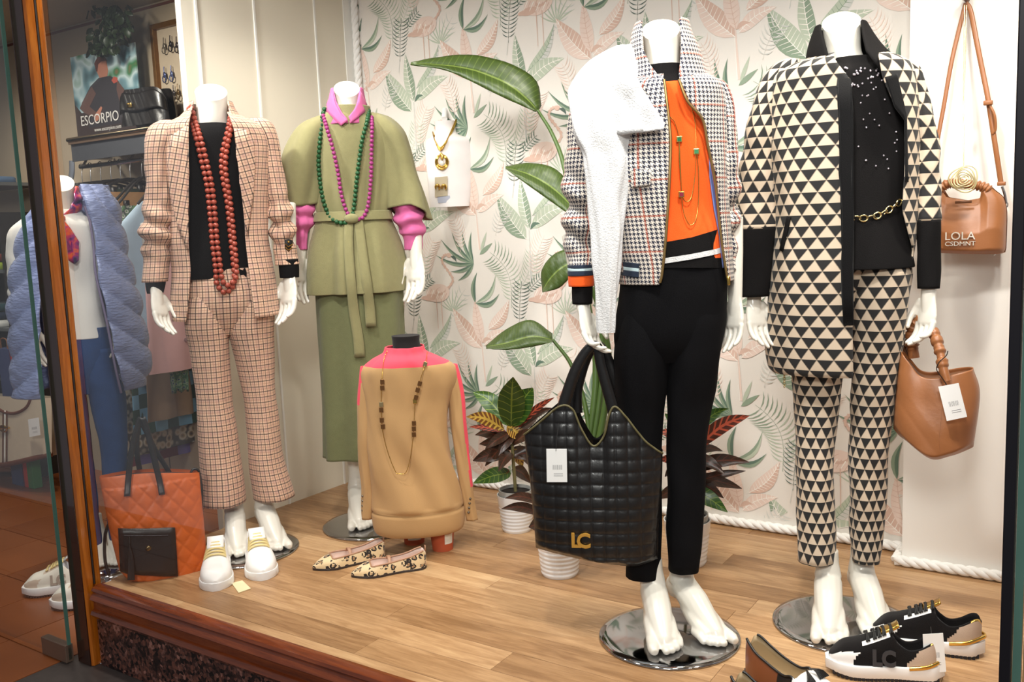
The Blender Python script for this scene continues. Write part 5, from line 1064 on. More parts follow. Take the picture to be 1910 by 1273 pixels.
# chunky trainers
M_SUEDE = cloth('black_suede', rgb(22, 19, 19), .2, .3); M_BEIGE = cloth('beige_suede', rgb(186, 162, 142), .05, .2); M_BLACE = mat('black_lace', rgb(30, 28, 27), .7); M_BRUB = mat('black_rubber', rgb(28, 26, 34), .6)
CW = prof((0, .006), (.015, .016), (.04, .025), (.1, .034), (.25, .036), (.45, .037), (.65, .046), (.8, .047), (.92, .037), (.98, .022), (1, .008))
def chunky(toe, heel, label, cols, z=0, mono=None, group='black and white trainers', laces=None, yaw=0, sc=.84):
    L = .285; F = shoe_frame(toe, heel, yaw, L*sc, z); t = thing('sneaker', label, 'shoe', F, group); t.scale = (sc, sc, sc*1.14); nk, ns = 48, 36
    up, hl, toe_m, gold, tread = cols
    def col(k, s):
        a = abs(s); 
        if a > .52 or k > .45:
            if k > .80-(.2*(1-a) if a < 1 else 0) and a > .55 and k > .62 and a > .72-.5*(k-.62): return 2
            if k < .30-(.9-a)*.3 and a > .55: return 1
            if .42 < k < .70 and .22 < a < .46: return 2
            if k < .1 and a < .8: return 3
            return 0
        return 4
    mb, rows = shoe_upper(L, CW, prof((0, .066), (.08, .064), (.2, .046), (.3, .042), (.4, .058), (.5, .06), (1, .05)), prof((0, .06), (.38, .088), (.45, .084), (.6, .066), (.75, .05), (.88, .04), (1, .012)), .38, .44, lambda k: .034, nk, ns, col=col)
    mb.build('upper', [up, hl, toe_m, gold, M_SUEDE if up is M_SUEDE else M_INS], t)
    shoe_sole(L, CW, lambda k: .006+.012*max(0, k-.8)*5*.6+.010*max(0, .08-k)*8, lambda k: .036+.006*max(0, .3-k)*3, .009, 48).build('midsole', M_WRUB, t, sharp=60)
    mb = MB()
    for k in np.linspace(.04, .96, 26):
        zz = .004+.012*max(0, k-.8)*3+.010*max(0, .08-k)*8
        mb.box((-L/2+L*k, 0, zz), (L/36, 2*(CW(k)+.008), .009))
    mb.build('tread', tread, t, smooth=False)
    mb = MB(); mb.tube(path([(-L/2+.085, -CW(.3)-.0095, .036), (-L/2+.04, -CW(.14)-.010, .043), (-L/2+.006, -.024, .05), (-L/2-.010, 0, .052), (-L/2+.006, .024, .05), (-L/2+.04, CW(.14)+.010, .043), (-L/2+.085, CW(.3)+.0095, .036)], 26), .0055, 6, flat=.6); mb.build('heel_clip', gold, t)
    lace(t, rows, (.45, .50, .55, .60, .65), laces or M_BLACE, nk, ns, .40, .0032, L, .005)
    mb = MB(); strip(mb, path([(-L/2+L*k, 0, zz) for k, zz in ((.37, .127), (.40, .121), (.45, .114), (.54, .104))], 10), .036, (0, 1, 0)); mb.build('tongue', gold, t, solid=.006)
    if mono:
        for sd in (-1,): 
            for ch, dx in ((mono[0], -.012), (mono[1], .012)):
                text(ch, .046, mono_m, t, (-L/2+L*.42+dx*1.25, sd*(CW(.4)+.0025), .037), 0, .002, .0025, 'monogram', rx=math.pi/2-.2)
    return t
mono_m = mat('charcoal_rubber', rgb(52, 50, 52), .5)
BW = (M_SUEDE, M_BEIGE, M_WLEA, M_GOLD, M_BRUB)
s1 = chunky((1546, 1249), (1732, 1264), 'front black and white chunky trainer with a beige heel and gold trim', BW, mono=None)
# monogram on the side that faces the street
text('LC', .05, mono_m, s1, (.006, .047, .040), math.pi, .002, .0025, 'monogram', rx=math.pi/2-.2)
s2 = chunky((1628, 1196), (1790, 1217), 'rear black and white chunky trainer with a beige heel, behind its tag', BW)
ft = s1; Fk = Fr(gp(1742, 1262)); PT = thing('price_tag', 'white swing tag standing between the black and white trainers', 'tag', Fk); card(PT, Fk, [(1721, 1184), (1759, 1182), (1765, 1254), (1724, 1257)], -.03)
mb = MB(); mb.tube([Fk.p(1738, 1188, -.002), Fk.p(1736, 1170, .03)], .0008, 5); mb.build('tag_string', M_BLEA2, PT)
# loafers at the bottom edge
M_BRN = mat('brown_polished_leather', rgb(132, 74, 42), .3, var=.15, vsc=14, coat=.2); M_LIN = mat('tan_leather_lining', rgb(168, 142, 104), .6)
LW = prof((0, .004), (.015, .013), (.04, .021), (.09, .028), (.18, .033), (.3, .033), (.5, .037), (.68, .045), (.8, .043), (.92, .03), (.98, .016), (1, .005))
def loafer(F, label, tilt=0.):
    L = .27; t = thing('loafer', label, 'shoe', F, 'brown and white loafers'); nk, ns = 44, 32
    def col(k, s):
        a = abs(s)
        if a < .5 and k < .56: return 1
        if k < .42: return 0
        if k < .56: return 2
        return 3 if a < .8 else 2
    mb, rows = shoe_upper(L, LW, prof((0, .080), (.06, .078), (.2, .058), (.45, .042), (.6, .05), (1, .03)), prof((0, .06), (.5, .066), (.6, .058), (.75, .046), (.9, .036), (1, .01)), .54, .6, lambda k: .018+.006*max(0, .35-k), nk, ns, .8, col); mb.build('upper', [M_BRN, M_LIN, M_BLEA2, M_WLEA], t)
    rim = [V(rows[i][8]) for i in range(2, 25)]+[V(rows[25][k]) for k in range(9, 24)]+[V(rows[i][24]) for i in range(24, 1, -1)]; mb = MB(); mb.tube([r+V((0, 0, .001)) for r in rim], .003, 6); mb.build('rim_binding', M_BLEA2, t)
    shoe_sole(L, LW, lambda k: .008 if k > .3 else .0, lambda k: .019, .004).build('sole', M_BLEA2, t, sharp=50)
    mb = MB()
    for sg in (-1, 1):
        for q in range(7): mb.tube(path([(-L/2+L*.62, sg*.004, .083), (-L/2+L*.66+.004*q*.3, sg*(.01+.002*q), .082), (-L/2+L*.72, sg*(.008+.0045*q), .068)], 6), .0018, 4)
    mb.build('tassel', M_BLEA2, t); return t
D_ = V((.55, -.83, 0)); loafer(Fr(gp(1402, 1264)+D_*.125, D_), 'brown and white tasselled loafer with its open heel towards the mannequins')
loafer(Fr(gp(1374, 1340)+D_*.125, D_), 'second brown loafer of the pair, nearest the window glass')
# ================================================================ plants
def leaf_mat(name, base, vein, n=9, vw=.12, mid=.06, rough=.35, fade=None, amt=1.):
    t = NT(name); u, v = t.uv(); a = t.mt('ABSOLUTE', t.mt('SUBTRACT', u, .5)); st = t.mt('FRACT', t.mt('ADD', t.mt('MULTIPLY', v, float(n)), t.mt('MULTIPLY', a, -2.2)))
    f = t.mt('LESS_THAN', t.mt('ABSOLUTE', t.mt('SUBTRACT', st, .5)), vw); m_ = t.mt('LESS_THAN', a, mid); f = t.mt('MAXIMUM', t.mt('MULTIPLY', f, amt), m_)
    c = t.mix(t.noise(14, t.obj(), 3), base, fade or mul(base, 1.5)); c = t.mix(f, c, vein); t.bump(st, .15, .003); return t.fin(c, rough)
M_CG = leaf_mat('croton_green', rgb(44, 74, 22), rgb(122, 142, 52), 8, .05, .03); M_CY = leaf_mat('croton_yellow_vein', rgb(64, 62, 26), rgb(212, 172, 74), 9, .2, .09, fade=rgb(150, 80, 34)); M_CD = leaf_mat('croton_dark', rgb(38, 32, 22), rgb(92, 48, 34), 8, .05, .05, fade=rgb(70, 42, 28)); M_CR = leaf_mat('croton_red_vein', rgb(72, 34, 26), rgb(186, 84, 60), 8, .16, .09)
M_BOP = leaf_mat('strelitzia_leaf', rgb(46, 62, 22), rgb(104, 122, 54), 26, .06, .025, .42, rgb(66, 86, 32), .45); M_STEM = mat('green_stem', rgb(74, 98, 42), .45); M_BSTEM = mat('brown_stem', rgb(120, 112, 70), .6)
M_PWHITE = mat('white_glazed_pot', rgb(244, 243, 242), .2, var=.01, coat=.3); M_SOIL = mat('potting_soil', rgb(36, 28, 24), .95, var=.4, vsc=120); M_GPOT = mat('grey_nursery_pot', rgb(176, 176, 172), .5)
def leaf(root, F, b, t, wpx, m, w0=0., w1=0., droop=.12, cup=.2, name='leaf', nv=10, nu=6, sc=1):
    B = F.p(*b, w0); T = F.p(*t, w1); d = T-B; L = d.length; wd = wpx*(F.p(b[0]+1, b[1], w0)-B).length; mb = MB(); rows = []; us = []
    dn = d.normalized(); n_ = V((0, -1, .55)); n_ = (n_-dn*n_.dot(dn)).normalized(); sd = dn.cross(n_)
    for j in range(nv+1):
        v = j/nv; c = B+d*v+V((0, 0, 1))*L*droop*math.sin(math.pi*v); h = wd*.5*max(.02, math.sin(math.pi*min(1, v**.8*.97+.03)))**.8
        rows.append([c+sd*h*(2*i/nu-1)+n_*h*cup*abs(2*i/nu-1)**1.5+n_*.1*h*math.sin(v*9+i) for i in range(nu+1)]); us.append([(i/nu, v) for i in range(nu+1)])
    mb.grid(rows, us); return mb.build(name, m, root)
def wpot(t, r0, r1, h, ribs=7):
    pf = [(.0005, 0), (r0*.96, 0), (r0, .004)]
    for k in range(ribs*4+1): z = .006+(h*.72-.006)*k/(ribs*4); pf.append((r0+(r1-r0)*z/h+.0012*math.sin(k*math.pi/2), z))
    pf += [(r0+(r1-r0)*.74+.001, h*.75), (r1, h), (r1*.95, h), (r1*.9, h*.8), (.0005, h*.8)]; mb = MB(); mb.lathe(pf, 40); mb.build('planter', M_PWHITE, t, sharp=60)
def croton(base, r, h, label, leaves, stem, depth=.03):
    q = gp(*base); F = Fr(q+V((q.x, q.y, 0)).normalized()*r); t = thing('potted_croton', label, 'potted plant', F, 'croton plants in white pots'); wpot(t, r*.78, r, h)
    mb = MB(); mb.lathe([(r*.86, h*.8), (r*.9, h*1.13), (r*.84, h*1.13), (r*.82, h*1.05)], 32); mb.build('nursery_pot', M_GPOT, t, sharp=50); mb = MB(); mb.lathe([(r*.83, h*1.04), (.0005, h*1.06)], 24); mb.build('soil', M_SOIL, t)
    mb = MB(); mb.tube(path([V((0, 0, h)), F.p(*stem, 0)], 6), .006, 8); mb.build('stem', M_BSTEM, t)
    for i, (b, tp, wd, m_) in enumerate(leaves):
        k = ((i*37) % 11/10-.5); leaf(t, F, b, tp, wd, m_, .0, k*.16*1.6 if depth else 0, .08+.05*math.sin(i), .25)
    return t
croton((965, 1000), .066, .13, 'croton with green and yellow-veined leaves in a white pot by the papered wall', [
 ((953, 795), (957, 704), 50, M_CG), ((957, 795), (994, 724), 46, M_CG), ((948, 793), (883, 732), 36, M_CG), ((940, 802), (870, 778), 27, M_CY), ((946, 795), (979, 820), 30, M_CY), ((943, 805), (875, 797), 14, M_CR), ((968, 797), (1034, 742), 14, M_CR), ((968, 800), (1034, 762), 16, M_CD),
 ((953, 832), (886, 812), 26, M_CD), ((953, 838), (894, 829), 24, M_CD), ((952, 845), (882, 860), 30, M_CD), ((952, 882), (883, 902), 30, M_CG), ((950, 878), (914, 888), 14, M_CR), ((955, 875), (990, 902), 24, M_CD), ((955, 830), (1010, 815), 24, M_CD), ((956, 850), (1012, 855), 26, M_CD), ((958, 808), (1002, 780), 26, M_CD), ((950, 808), (905, 838), 20, M_CD), ((952, 820), (905, 870), 22, M_CD), ((958, 835), (1000, 880), 24, M_CD), ((955, 815), (930, 850), 22, M_CD), ((955, 840), (975, 872), 24, M_CY), ((953, 845), (930, 880), 22, M_CD)], (953, 800))
croton((1283, 1066), .072, .14, 'croton with dark red leaves in a white pot behind the black trousers', [
 ((1300, 836), (1398, 776), 30, M_CR), ((1298, 806), (1360, 763), 22, M_CG), ((1290, 850), (1348, 842), 18, M_CD), ((1285, 880), (1398, 863), 28, M_CD), ((1285, 905), (1391, 879), 18, M_CD), ((1285, 890), (1384, 912), 24, M_CD), ((1285, 915), (1357, 956), 32, M_CG), ((1285, 830), (1240, 772), 26, M_CG), ((1280, 840), (1228, 806), 24, M_CR), ((1280, 870), (1228, 858), 24, M_CR), ((1280, 910), (1226, 930), 26, M_CD), ((1285, 820), (1285, 740), 40, M_CG), ((1285, 850), (1240, 890), 26, M_CD), ((1290, 822), (1345, 800), 24, M_CR), ((1288, 860), (1352, 885), 24, M_CD), ((1286, 900), (1350, 930), 24, M_CD)], (1285, 815))
# bird of paradise
q = gp(1045, 1086); F = Fr(q+V((q.x, q.y, 0)).normalized()*.068); BP = thing('potted_strelitzia', 'tall bird of paradise plant with long green leaves in a white pot', 'potted plant', F); wpot(BP, .056, .07, .14)
mb = MB(); mb.lathe([(.066, .118), (.0005, .122)], 24); mb.build('soil', M_SOIL, BP)
def leaf3(root, F, up, md, lo, wm, de=.04, name='leaf', n=22):
    U = path([F.p(x, y, w+de) for (x, y), w in zip(up, wm)], n); Mi = path([F.p(x, y, w) for (x, y), w in zip(md, wm)], n); Lw = path([F.p(x, y, w-de) for (x, y), w in zip(lo, wm)], n); mb = MB(); rows = []; us = []
    for j in range(n):
        r = []; q_ = []
        for i in range(13):
            u = i/12
            p_ = U[j].lerp(Mi[j], u*2) if u < .5 else Mi[j].lerp(Lw[j], u*2-1)
            p_ = p_+V((0, -.012*math.sin(u*2*math.pi if u < .5 else (u*2-1)*math.pi)*(1 if u > .5 else .5)+.003*math.sin(j*1.9+i), 0)); r.append(p_); q_.append((u, j/(n-1)))
        rows.append(r); us.append(q_)
    mb.grid(rows, us); return mb.build(name, M_BOP, root, solid=.0015)
leaf3(BP, F, [(766, 116), (820, 106), (880, 102), (950, 118), (1000, 150), (1010, 198)], [(767, 118), (820, 121), (880, 130), (940, 153), (975, 178), (1004, 208)], [(766, 122), (825, 130), (870, 148), (930, 178), (972, 197), (999, 209)], [.5, .48, .46, .42, .4, .38], .03)
leaf3(BP, F, [(943, 310), (990, 304), (1040, 318), (1085, 375)], [(943, 312), (988, 326), (1032, 352), (1078, 396)], [(943, 315), (985, 346), (1030, 378), (1072, 408)], [.34, .30, .26, .22])
leaf3(BP, F, [(1011, 541), (1010, 505), (1034, 474), (1078, 458)], [(1011, 543), (1026, 520), (1047, 500), (1080, 484)], [(1012, 546), (1042, 538), (1062, 520), (1088, 496)], [.16, .14, .12, .1])
leaf3(BP, F, [(906, 645), (945, 614), (990, 597), (1030, 622)], [(907, 647), (946, 640), (992, 628), (1031, 634)], [(907, 651), (950, 653), (1000, 646), (1031, 638)], [.25, .22, .18, .15])
for px, ws, r0, r1 in (([(1003, 206), (1030, 250), (1052, 310), (1064, 400), (1090, 530), (1112, 700), (1085, 900), (1058, 990)], [.38, .35, .3, .25, .18, .1, .03, .0], .005, .013), ([(1078, 396), (1110, 520), (1124, 690), (1092, 900), (1062, 990)], [.22, .16, .1, .03, .02], .006, .013), ([(1080, 484), (1118, 580), (1136, 700), (1100, 900), (1064, 990)], [.1, .08, .06, .02, .0], .006, .013), ([(1031, 634), (1066, 682), (1092, 760), (1098, 850), (1072, 990)], [.15, .12, .08, .04, .0], .005, .010)):
    mb = MB(); n = 34; mb.tube(path([F.p(x, y, w) for (x, y), w in zip(px, ws)], n), [r0+(r1-r0)*i/(n-1) for i in range(n)], 8); mb.build('stem', M_STEM, BP)
for b, t_, wd in (((1010, 960), (935, 950), 20), ((1010, 940), (942, 930), 18), ((1020, 985), (986, 984), 34)): leaf(BP, F, b, t_, wd, M_CD, -.03, -.09, .1, .25)
# ================================================================ mannequin inside the shop
b = gp(205, 1062, ZF); F = Fr(b+V((b.x, b.y, 0)).normalized()*.10); F0 = F
R0 = thing('mannequin', 'headless white mannequin in a lilac-blue puffer vest and jeans behind the wooden post', 'mannequin', F)
q = F.loc(b); mb = MB(); mb.lathe([(.0005, 0), (.16, 0), (.162, .004), (.0005, .01)], 40); o = mb.build('base_plate', M_PLATE, R0); o.location = (q.x, q.y, 0)
body = MB()
Surf(F, [(342, 91, 139, .95), (360, 93, 139, .95), (385, 96, 138, 1.0), (402, 92, 142, 1.0), (420, 75, 160, .6), (460, 75, 165, .5), (560, 85, 165, .5), (640, 90, 180, .5)]).loft(body, 36, cap0=True, tilt=.034)
put_foot(body, F, (186, 1056), 0, False); put_foot(body, F, (222, 1052), 0, True)
put_hand(body, F, (48, 600), (66, 690), -.02, -.05, H_REL, False, -.8); put_hand(body, F, (214, 590), (216, 670), .05, .0, H_REL, True, .8)
M_WSW = cloth('white_ribbed_sweater', rgb(240, 236, 228), .03, .3); M_DENIM = cloth('mid_blue_denim', rgb(38, 66, 112), .25, .4, .9, 0, 20); 
sw = Surf(F, [(392, 88, 148, 1.0), (404, 80, 156, .9), (424, 58, 190, .62), (460, 58, 192, .58), (520, 72, 184, .6), (580, 86, 190, .62), (626, 98, 200, .64), (630, 98, 200, .64)], 70)
mb = MB(); sw.loft(mb, 50, fold=wr(.006, 8, 1.5, 4)); swo = mb.build('sweater', M_WSW, R0, solid=.003, label='white sweater')
for rows in ([(408, 42, 80, .9), (430, 18, 62, 1.), (460, 11, 52, 1.), (520, 16, 52, 1.), (560, 20, 54, 1.), (600, 38, 62, 1., -.02)], [(400, 178, 200, .8), (420, 184, 222, 1.), (460, 196, 234, 1.), (520, 202, 238, 1., .02), (560, 204, 236, 1., .03), (600, 206, 230, 1., .04)]):
    q_ = Surf(F, rows, 50); mb = MB(); q_.loft(mb, 30, fold=sleeve_fold(.006, 90, .5, 1., 1., .004)); mb.build('sleeve', M_WSW, swo, solid=.002); inner(body, q_, .6)
hip = Surf(F, [(612, 104, 202, .62), (660, 104, 210, .64), (690, 104, 212, .58), (715, 112, 205, .45), (735, 125, 190, .35)])
lL = Surf(F, [(650, 106, 158, 1.05), (700, 104, 158, 1.05), (763, 114, 163, 1.), (826, 128, 170, 1.), (900, 142, 178, 1.), (1036, 166, 192, 1.)], 40); lR = Surf(F, [(650, 156, 208, 1.05), (700, 156, 218, 1.05), (740, 166, 234, .95), (826, 186, 237, .95), (874, 191, 236, .95), (960, 200, 232, 1.), (1034, 208, 230, 1.)], 40)
mb = MB(); hip.loft(mb, 40, fold=wr(.003, 9)); lL.loft(mb, 32, fold=wr(.005, 12, 2, 1)); lR.loft(mb, 32, fold=wr(.005, 12, 2, 4)); mb.build('jeans', M_DENIM, R0, solid=.002, label='blue jeans')
for q_ in (lL, lR): inner(body, q_, .65)
body.build('body', M_BODY, R0)
t = NT('lilac_puffer'); c = t.mix(t.noise(10, t.obj()), rgb(112, 128, 172), rgb(150, 160, 200)); t.bump(t.noise(40, t.scalev(t.obj(), (1, 1, 3)), 3), .6, .01); M_PUFF = t.fin(c, .38, 0, 0, .1)
vt = Surf(F, [(348, 108, 190, 1.0, .03), (366, 96, 200, .95, .02), (392, 72, 211, .78), (426, 46, 219, .68), (486, 32, 231, .64), (564, 26, 251, .64), (602, 28, 257, .64), (650, 30, 267, .64), (695, 32, 271, .64), (728, 34, 262, .62)], 130)
def puff(a, z, q): u = math.sin(a)*.22; x = (z+1.1*abs(u))/.125; return .004+.020*abs(math.sin(math.pi*x))**.5+.004*noise.noise(V((a*5, z*30, 1)))
mb = MB(); vt.loft(mb, 90, edges=[(348, 112, 150), (366, 110, 154), (413, 100, 167), (463, 90, 174), (514, 84, 178), (600, 80, 198), (675, 80, 212), (710, 80, 220), (730, 80, 226)], fold=puff); vo = mb.build('puffer_vest', M_PUFF, R0, solid=.006, label='quilted lilac-blue puffer vest')
mb = MB(); mb.tube(path([vt.px(x, y, .012) for x, y in ((158, 385), (168, 415), (175, 463), (179, 514), (199, 600), (213, 675), (221, 712), (226, 733))], 30), .005, 6); mb.build('zip', mat('lilac_zip', rgb(120, 110, 140), .5), vo)
hd_ = Surf(F, [(346, 150, 182, .9), (356, 148, 196, .9), (376, 150, 206, .9), (394, 158, 208, .9), (402, 168, 200, .8)], 30); mb = MB(); hd_.loft(mb, 30, fold=wr(.02, 30, 3, 2), cap0=True, cap1=True); mb.build('hood', M_PUFF, vo)
t = NT('satin_scarf'); M_SCARF = t.fin(t.ramp(t.noise(26, t.obj(), 2, .5, .8), [(.32, rgb(26, 22, 60)), (.45, rgb(110, 40, 110)), (.55, rgb(176, 40, 96)), (.66, rgb(226, 96, 50)), (.75, rgb(60, 40, 110))]), .25)
SC = thing('neck_scarf', 'shiny purple and orange neck scarf knotted on the puffer vest mannequin', 'scarf', F)
mb = MB(); ns_ = Surf(F, [(350, 88, 146, 1.05, .02), (372, 88, 152, 1.08, .005), (396, 92, 148, 1.05, -.01), (410, 98, 136, 1.0, -.02)], 30); ns_.loft(mb, 44, edges=[(348, 92, 139), (375, 100, 137), (392, 106, 128), (400, 114, 118), (412, 114, 117)], fold=sleeve_fold(.004, 160, 0, 1, 1)); mb.build('scarf_band', M_SCARF, SC, solid=.006)
lap(sw, [(108, 400), (118, 410), (131, 425), (147, 451), (146, 486), (139, 493), (128, 486), (120, 456), (114, 425), (104, 408)], 'scarf_tail', SC, M_SCARF, .02, solid=.006)
mb = MB(); mb.ball(sw.px(112, 408, .022), .02, 10, sc=(1, .7, .9)); mb.build('knot', M_SCARF, SC)
# beige trainers on the tiles
BG = (mat('off_white_mesh', rgb(232, 226, 212), .7), mat('pale_beige', rgb(214, 200, 184), .7), mat('sand_suede', rgb(206, 186, 166), .7), mat('pale_silver', rgb(214, 214, 208), .3, .5), mat('brown_tread', rgb(70, 50, 44), .7))
s3 = chunky((48, 1111), (150, 1098), 'off-white trainer with gold laces on the terracotta tiles left of the post', BG, ZF, group='off-white trainers on the tiles', laces=M_GLACE, sc=.9); text('LC', .05, mat('taupe_print', rgb(168, 152, 138), .6), s3, (.004, .047, .040), math.pi, .002, .0025, 'monogram', rx=math.pi/2-.2)
s4 = chunky((100, 1133), (190, 1128), 'off-white trainer pointing at the glass door shoe, nearest the post', BG, ZF, group='off-white trainers on the tiles', laces=M_GLACE, sc=.86)
# ================================================================ shelf, rail and hanging clothes
def WFr(px, py, t, z=None):
    f = Fr(S(0, t, 0), E1); p = f.p(px, py); return Fr(f.b+f.ex*p.x+V((0, 0, p.z if z is None else z)), E1)
SF = WFr(215, 262, 1.16); SH = thing('wall_shelf', 'grey metal wall shelf with a chrome front edge above the clothes rail', 'shelf', SF)
x0 = SF.p(130, 262).x; x1 = SF.p(345, 262).x; z0 = SF.p(130, 262).z
zl = lambda px, py, w=0: SF.p(px, py, w)
mb = MB(); mb.box(((x0+x1)/2, .11, z0-.012), (x1-x0, .24, .022)); mb.build('shelf_board', mat('shelf_brown', rgb(96, 74, 56), .5), SH, smooth=False)
mb = MB(); mb.tube([(x0, -.01, z0), (x1, -.01, z0)], .011, 8); mb.build('chrome_edge', mat('warm_chrome', rgb(200, 180, 150), .2, 1), SH)
mb = MB(); mb.box(((x0+x1)/2, .01, z0-.065), (x1-x0, .012, .085)); mb.build('fascia', mat('shelf_grey', rgb(96, 98, 104), .35, .5), SH, smooth=False)
mb = MB(); a = zl(134, 300, .05); mb.tube(path([a, a+V((-.01, 0, -.06)), a+V((-.045, 0, -.14)), a+V((-.05, 0, -.3))], 12), .022, 8, flat=.4); mb.build('bracket', mat('bracket_grey', rgb(160, 166, 178), .3, .6), SH)
RL = WFr(230, 300, 1.22); RA = thing('clothes_rail', 'chrome clothes rail on brackets under the grey shelf', 'clothes rail', RL); ra = RL.p(150, 312); rb = V((RL.p(345, 300).x, 0, ra.z))
mb = MB(); mb.tube([ra, rb], .011, 10); mb.build('rail', M_CHROME, RA)
for x in (ra.x+.02, (ra.x+rb.x)/2, rb.x-.05): mb = MB(); mb.tube([(x, 0, ra.z), (x, .03, ra.z+.045), (x, .17, ra.z+.05)], .008, 8); mb.build('bracket', M_CHROME, RA)
M_HANG = mat('black_plastic_hanger', rgb(24, 20, 20), .4)
def spots(name, a, b, c, sc=28.):
    t = NT(name); v = t.n('ShaderNodeTexVoronoi', i_Scale=sc); t.put(v.inputs['Vector'], t.obj()); return t.fin(t.ramp(t.mt('ADD', v.outputs['Distance'], t.mt('MULTIPLY', t.noise(20, t.obj()), .3)), [(.25, a), (.42, b), (.6, c), (.8, a)]), .8)
def checks(name, a, b, k=14.):
    t = NT(name); v = t.n('ShaderNodeTexChecker', i_Scale=k); t.put(v.inputs['Vector'], t.obj()); v.inputs[1].default_value = a; v.inputs[2].default_value = b; return t.fin(v.outputs[0], .85)
def hanging(px, top, bot, wid, m, label, kind, name, group='clothes on the rails', rail=None, twist=0., taper=1.1, shoulders=False, th=.03, dy=0.):
    x = RL.p(px, 700 if rail else 400, dy).x; rail = rail or ra.z; ft_ = Fr(RL.b+RL.ex*x+RL.ey*dy, RL.ex); t = thing(name, label, kind, ft_, group)
    zt = rail-.10-top; zbm = rail-.10-bot; mb = MB(); rows = []
    ca, sa = math.cos(twist), math.sin(twist)
    for j in range(15):
        v = j/14; z = zt+(zbm-zt)*v; hw = wid/2*(1+(taper-1)*v)*(1 if not shoulders else (.25+.75*min(1, v*7)))
        ring = []
        for i in range(24):
            a = 2*math.pi*i/24; y = hw*math.cos(a); xx = th*(.5+.5*v)*math.sin(a)+.008*math.sin(v*3+math.cos(a)*6)*(.3+v)
            ring.append((xx*ca-y*sa, xx*sa+y*ca, z))
        rows.append(ring)
    mb.grid(rows, [[(i/24*2*wid, -j/14*abs(zt-zbm)) for i in range(24)] for j in range(15)], 0, True); mb.cap(rows[0], 0, True); mb.cap(rows[-1], 0); mb.build('cloth', m, t)
    mb = MB(); mb.tube(path([(0, 0, rail-.085), (0, 0, rail-.03), (.0, .012, rail+.006), (0, 0, rail+.016), (0, -.012, rail+.006)], 14), .0022, 6); mb.build('hanger_hook', M_CHROME, t)
    mb = MB(); h = .17; mb.tube(path([(-h*-sa*-1, -h*ca, zt-.02 if shoulders else zt+.015), (0, 0, rail-.085), (h*-sa, h*ca, zt-.02 if shoulders else zt+.015)], 12), .007, 8)
    if not shoulders:
        for sg in (-1, 1): mb.box((-sa*sg*.10, ca*sg*.10, zt), (.02, .022, .05))
    mb.build('hanger', M_HANG, t); return t
ZL = .46 - 0                     # lower rail height
hanging(160, 0, .55, .36, M_HANG, 'black blouse at the left end of the upper clothes rail', 'blouse', 'blouse', shoulders=True)
hanging(176, .0, .62, .34, mat('maroon_cloth', rgb(62, 26, 28), .8), 'maroon shirt beside the black blouse on the upper rail', 'shirt', 'shirt', shoulders=True)
hanging(195, .03, .62, .30, checks('purple_cream', rgb(150, 124, 190), rgb(206, 190, 180), 9.), 'purple and cream skirt clipped to the upper rail', 'skirt', 'skirt')
hanging(214, .03, .66, .28, mat('ochre_cloth', rgb(176, 108, 44), .8, var=.2), 'ochre trousers clipped to the upper rail', 'trousers', 'trousers')
hanging(232, .03, .72, .26, mat('dark_green_cloth', rgb(34, 44, 30), .8), 'dark green trousers clipped to the upper rail', 'trousers', 'trousers')
hanging(250, .05, .74, .30, mat('camel_cloth', rgb(150, 112, 74), .8, var=.1), 'camel trousers clipped to the upper rail', 'trousers', 'trousers', taper=.9)
hanging(272, .12, .70, .26, spots('green_white_print', rgb(96, 130, 88), rgb(206, 206, 190), rgb(60, 66, 70), 40.), 'green and white patterned skirt beside the plaid sleeve', 'skirt', 'skirt', taper=1.2)
hanging(278, .10, .92, .34, mat('pale_blue_cloth', rgb(166, 186, 204), .7, var=.05), 'long pale blue dress under the plaid sleeve', 'dress', 'dress', taper=1.2, shoulders=True)
hanging(318, .10, .92, .32, mat('dusty_pink_cloth', rgb(190, 150, 150), .7, var=.05), 'long dusty pink dress between the plaid sleeve and jacket', 'dress', 'dress', taper=1.2, shoulders=True)
# lower rail
LR = WFr(300, 640, 1.22); LA = thing('clothes_rail', 'lower chrome clothes rail behind the plaid trousers', 'clothes rail', LR); la = LR.p(235, 628); lb = V((LR.p(400, 620).x, 0, la.z)); mb = MB(); mb.tube([la, lb], .010, 10); mb.build('rail', M_CHROME, LA)
for x in (la.x+.03, lb.x-.04): mb = MB(); mb.tube([(x, 0, la.z), (x, .17, la.z+.03)], .008, 8); mb.build('bracket', M_CHROME, LA)
lz = la.z+LR.b.z-RL.b.z
hanging(250, -.04, .52, .20, checks('ochre_purple', rgb(168, 104, 40), rgb(120, 100, 170), 8.), 'ochre and purple skirt at the left end of the lower rail', 'skirt', 'skirt', rail=lz, th=.014)
hanging(312, -.06, .30, .24, mat('taupe_twill', rgb(122, 100, 78), .8, var=.08), 'taupe shorts with a patterned scarf on the lower rail', 'shorts', 'shorts', rail=lz, th=.012)
hanging(302, -.06, .36, .34, checks('green_blue_check', rgb(30, 62, 44), rgb(110, 160, 196), 14.), 'dark green and light blue checked skirt on the lower rail', 'skirt', 'skirt', rail=lz, th=.012)
hanging(292, -.06, .47, .38, spots('leopard_drape', rgb(60, 52, 42), rgb(140, 120, 90), rgb(186, 180, 166), 26.), 'grey leopard print skirt on the lower rail', 'skirt', 'skirt', rail=lz, th=.012, taper=1.15)
hanging(282, -.06, .53, .40, checks('purple_red', rgb(112, 98, 170), rgb(110, 40, 50), 9.), 'purple and red skirt at the back of the lower rail', 'skirt', 'skirt', rail=lz, th=.012, taper=1.1)
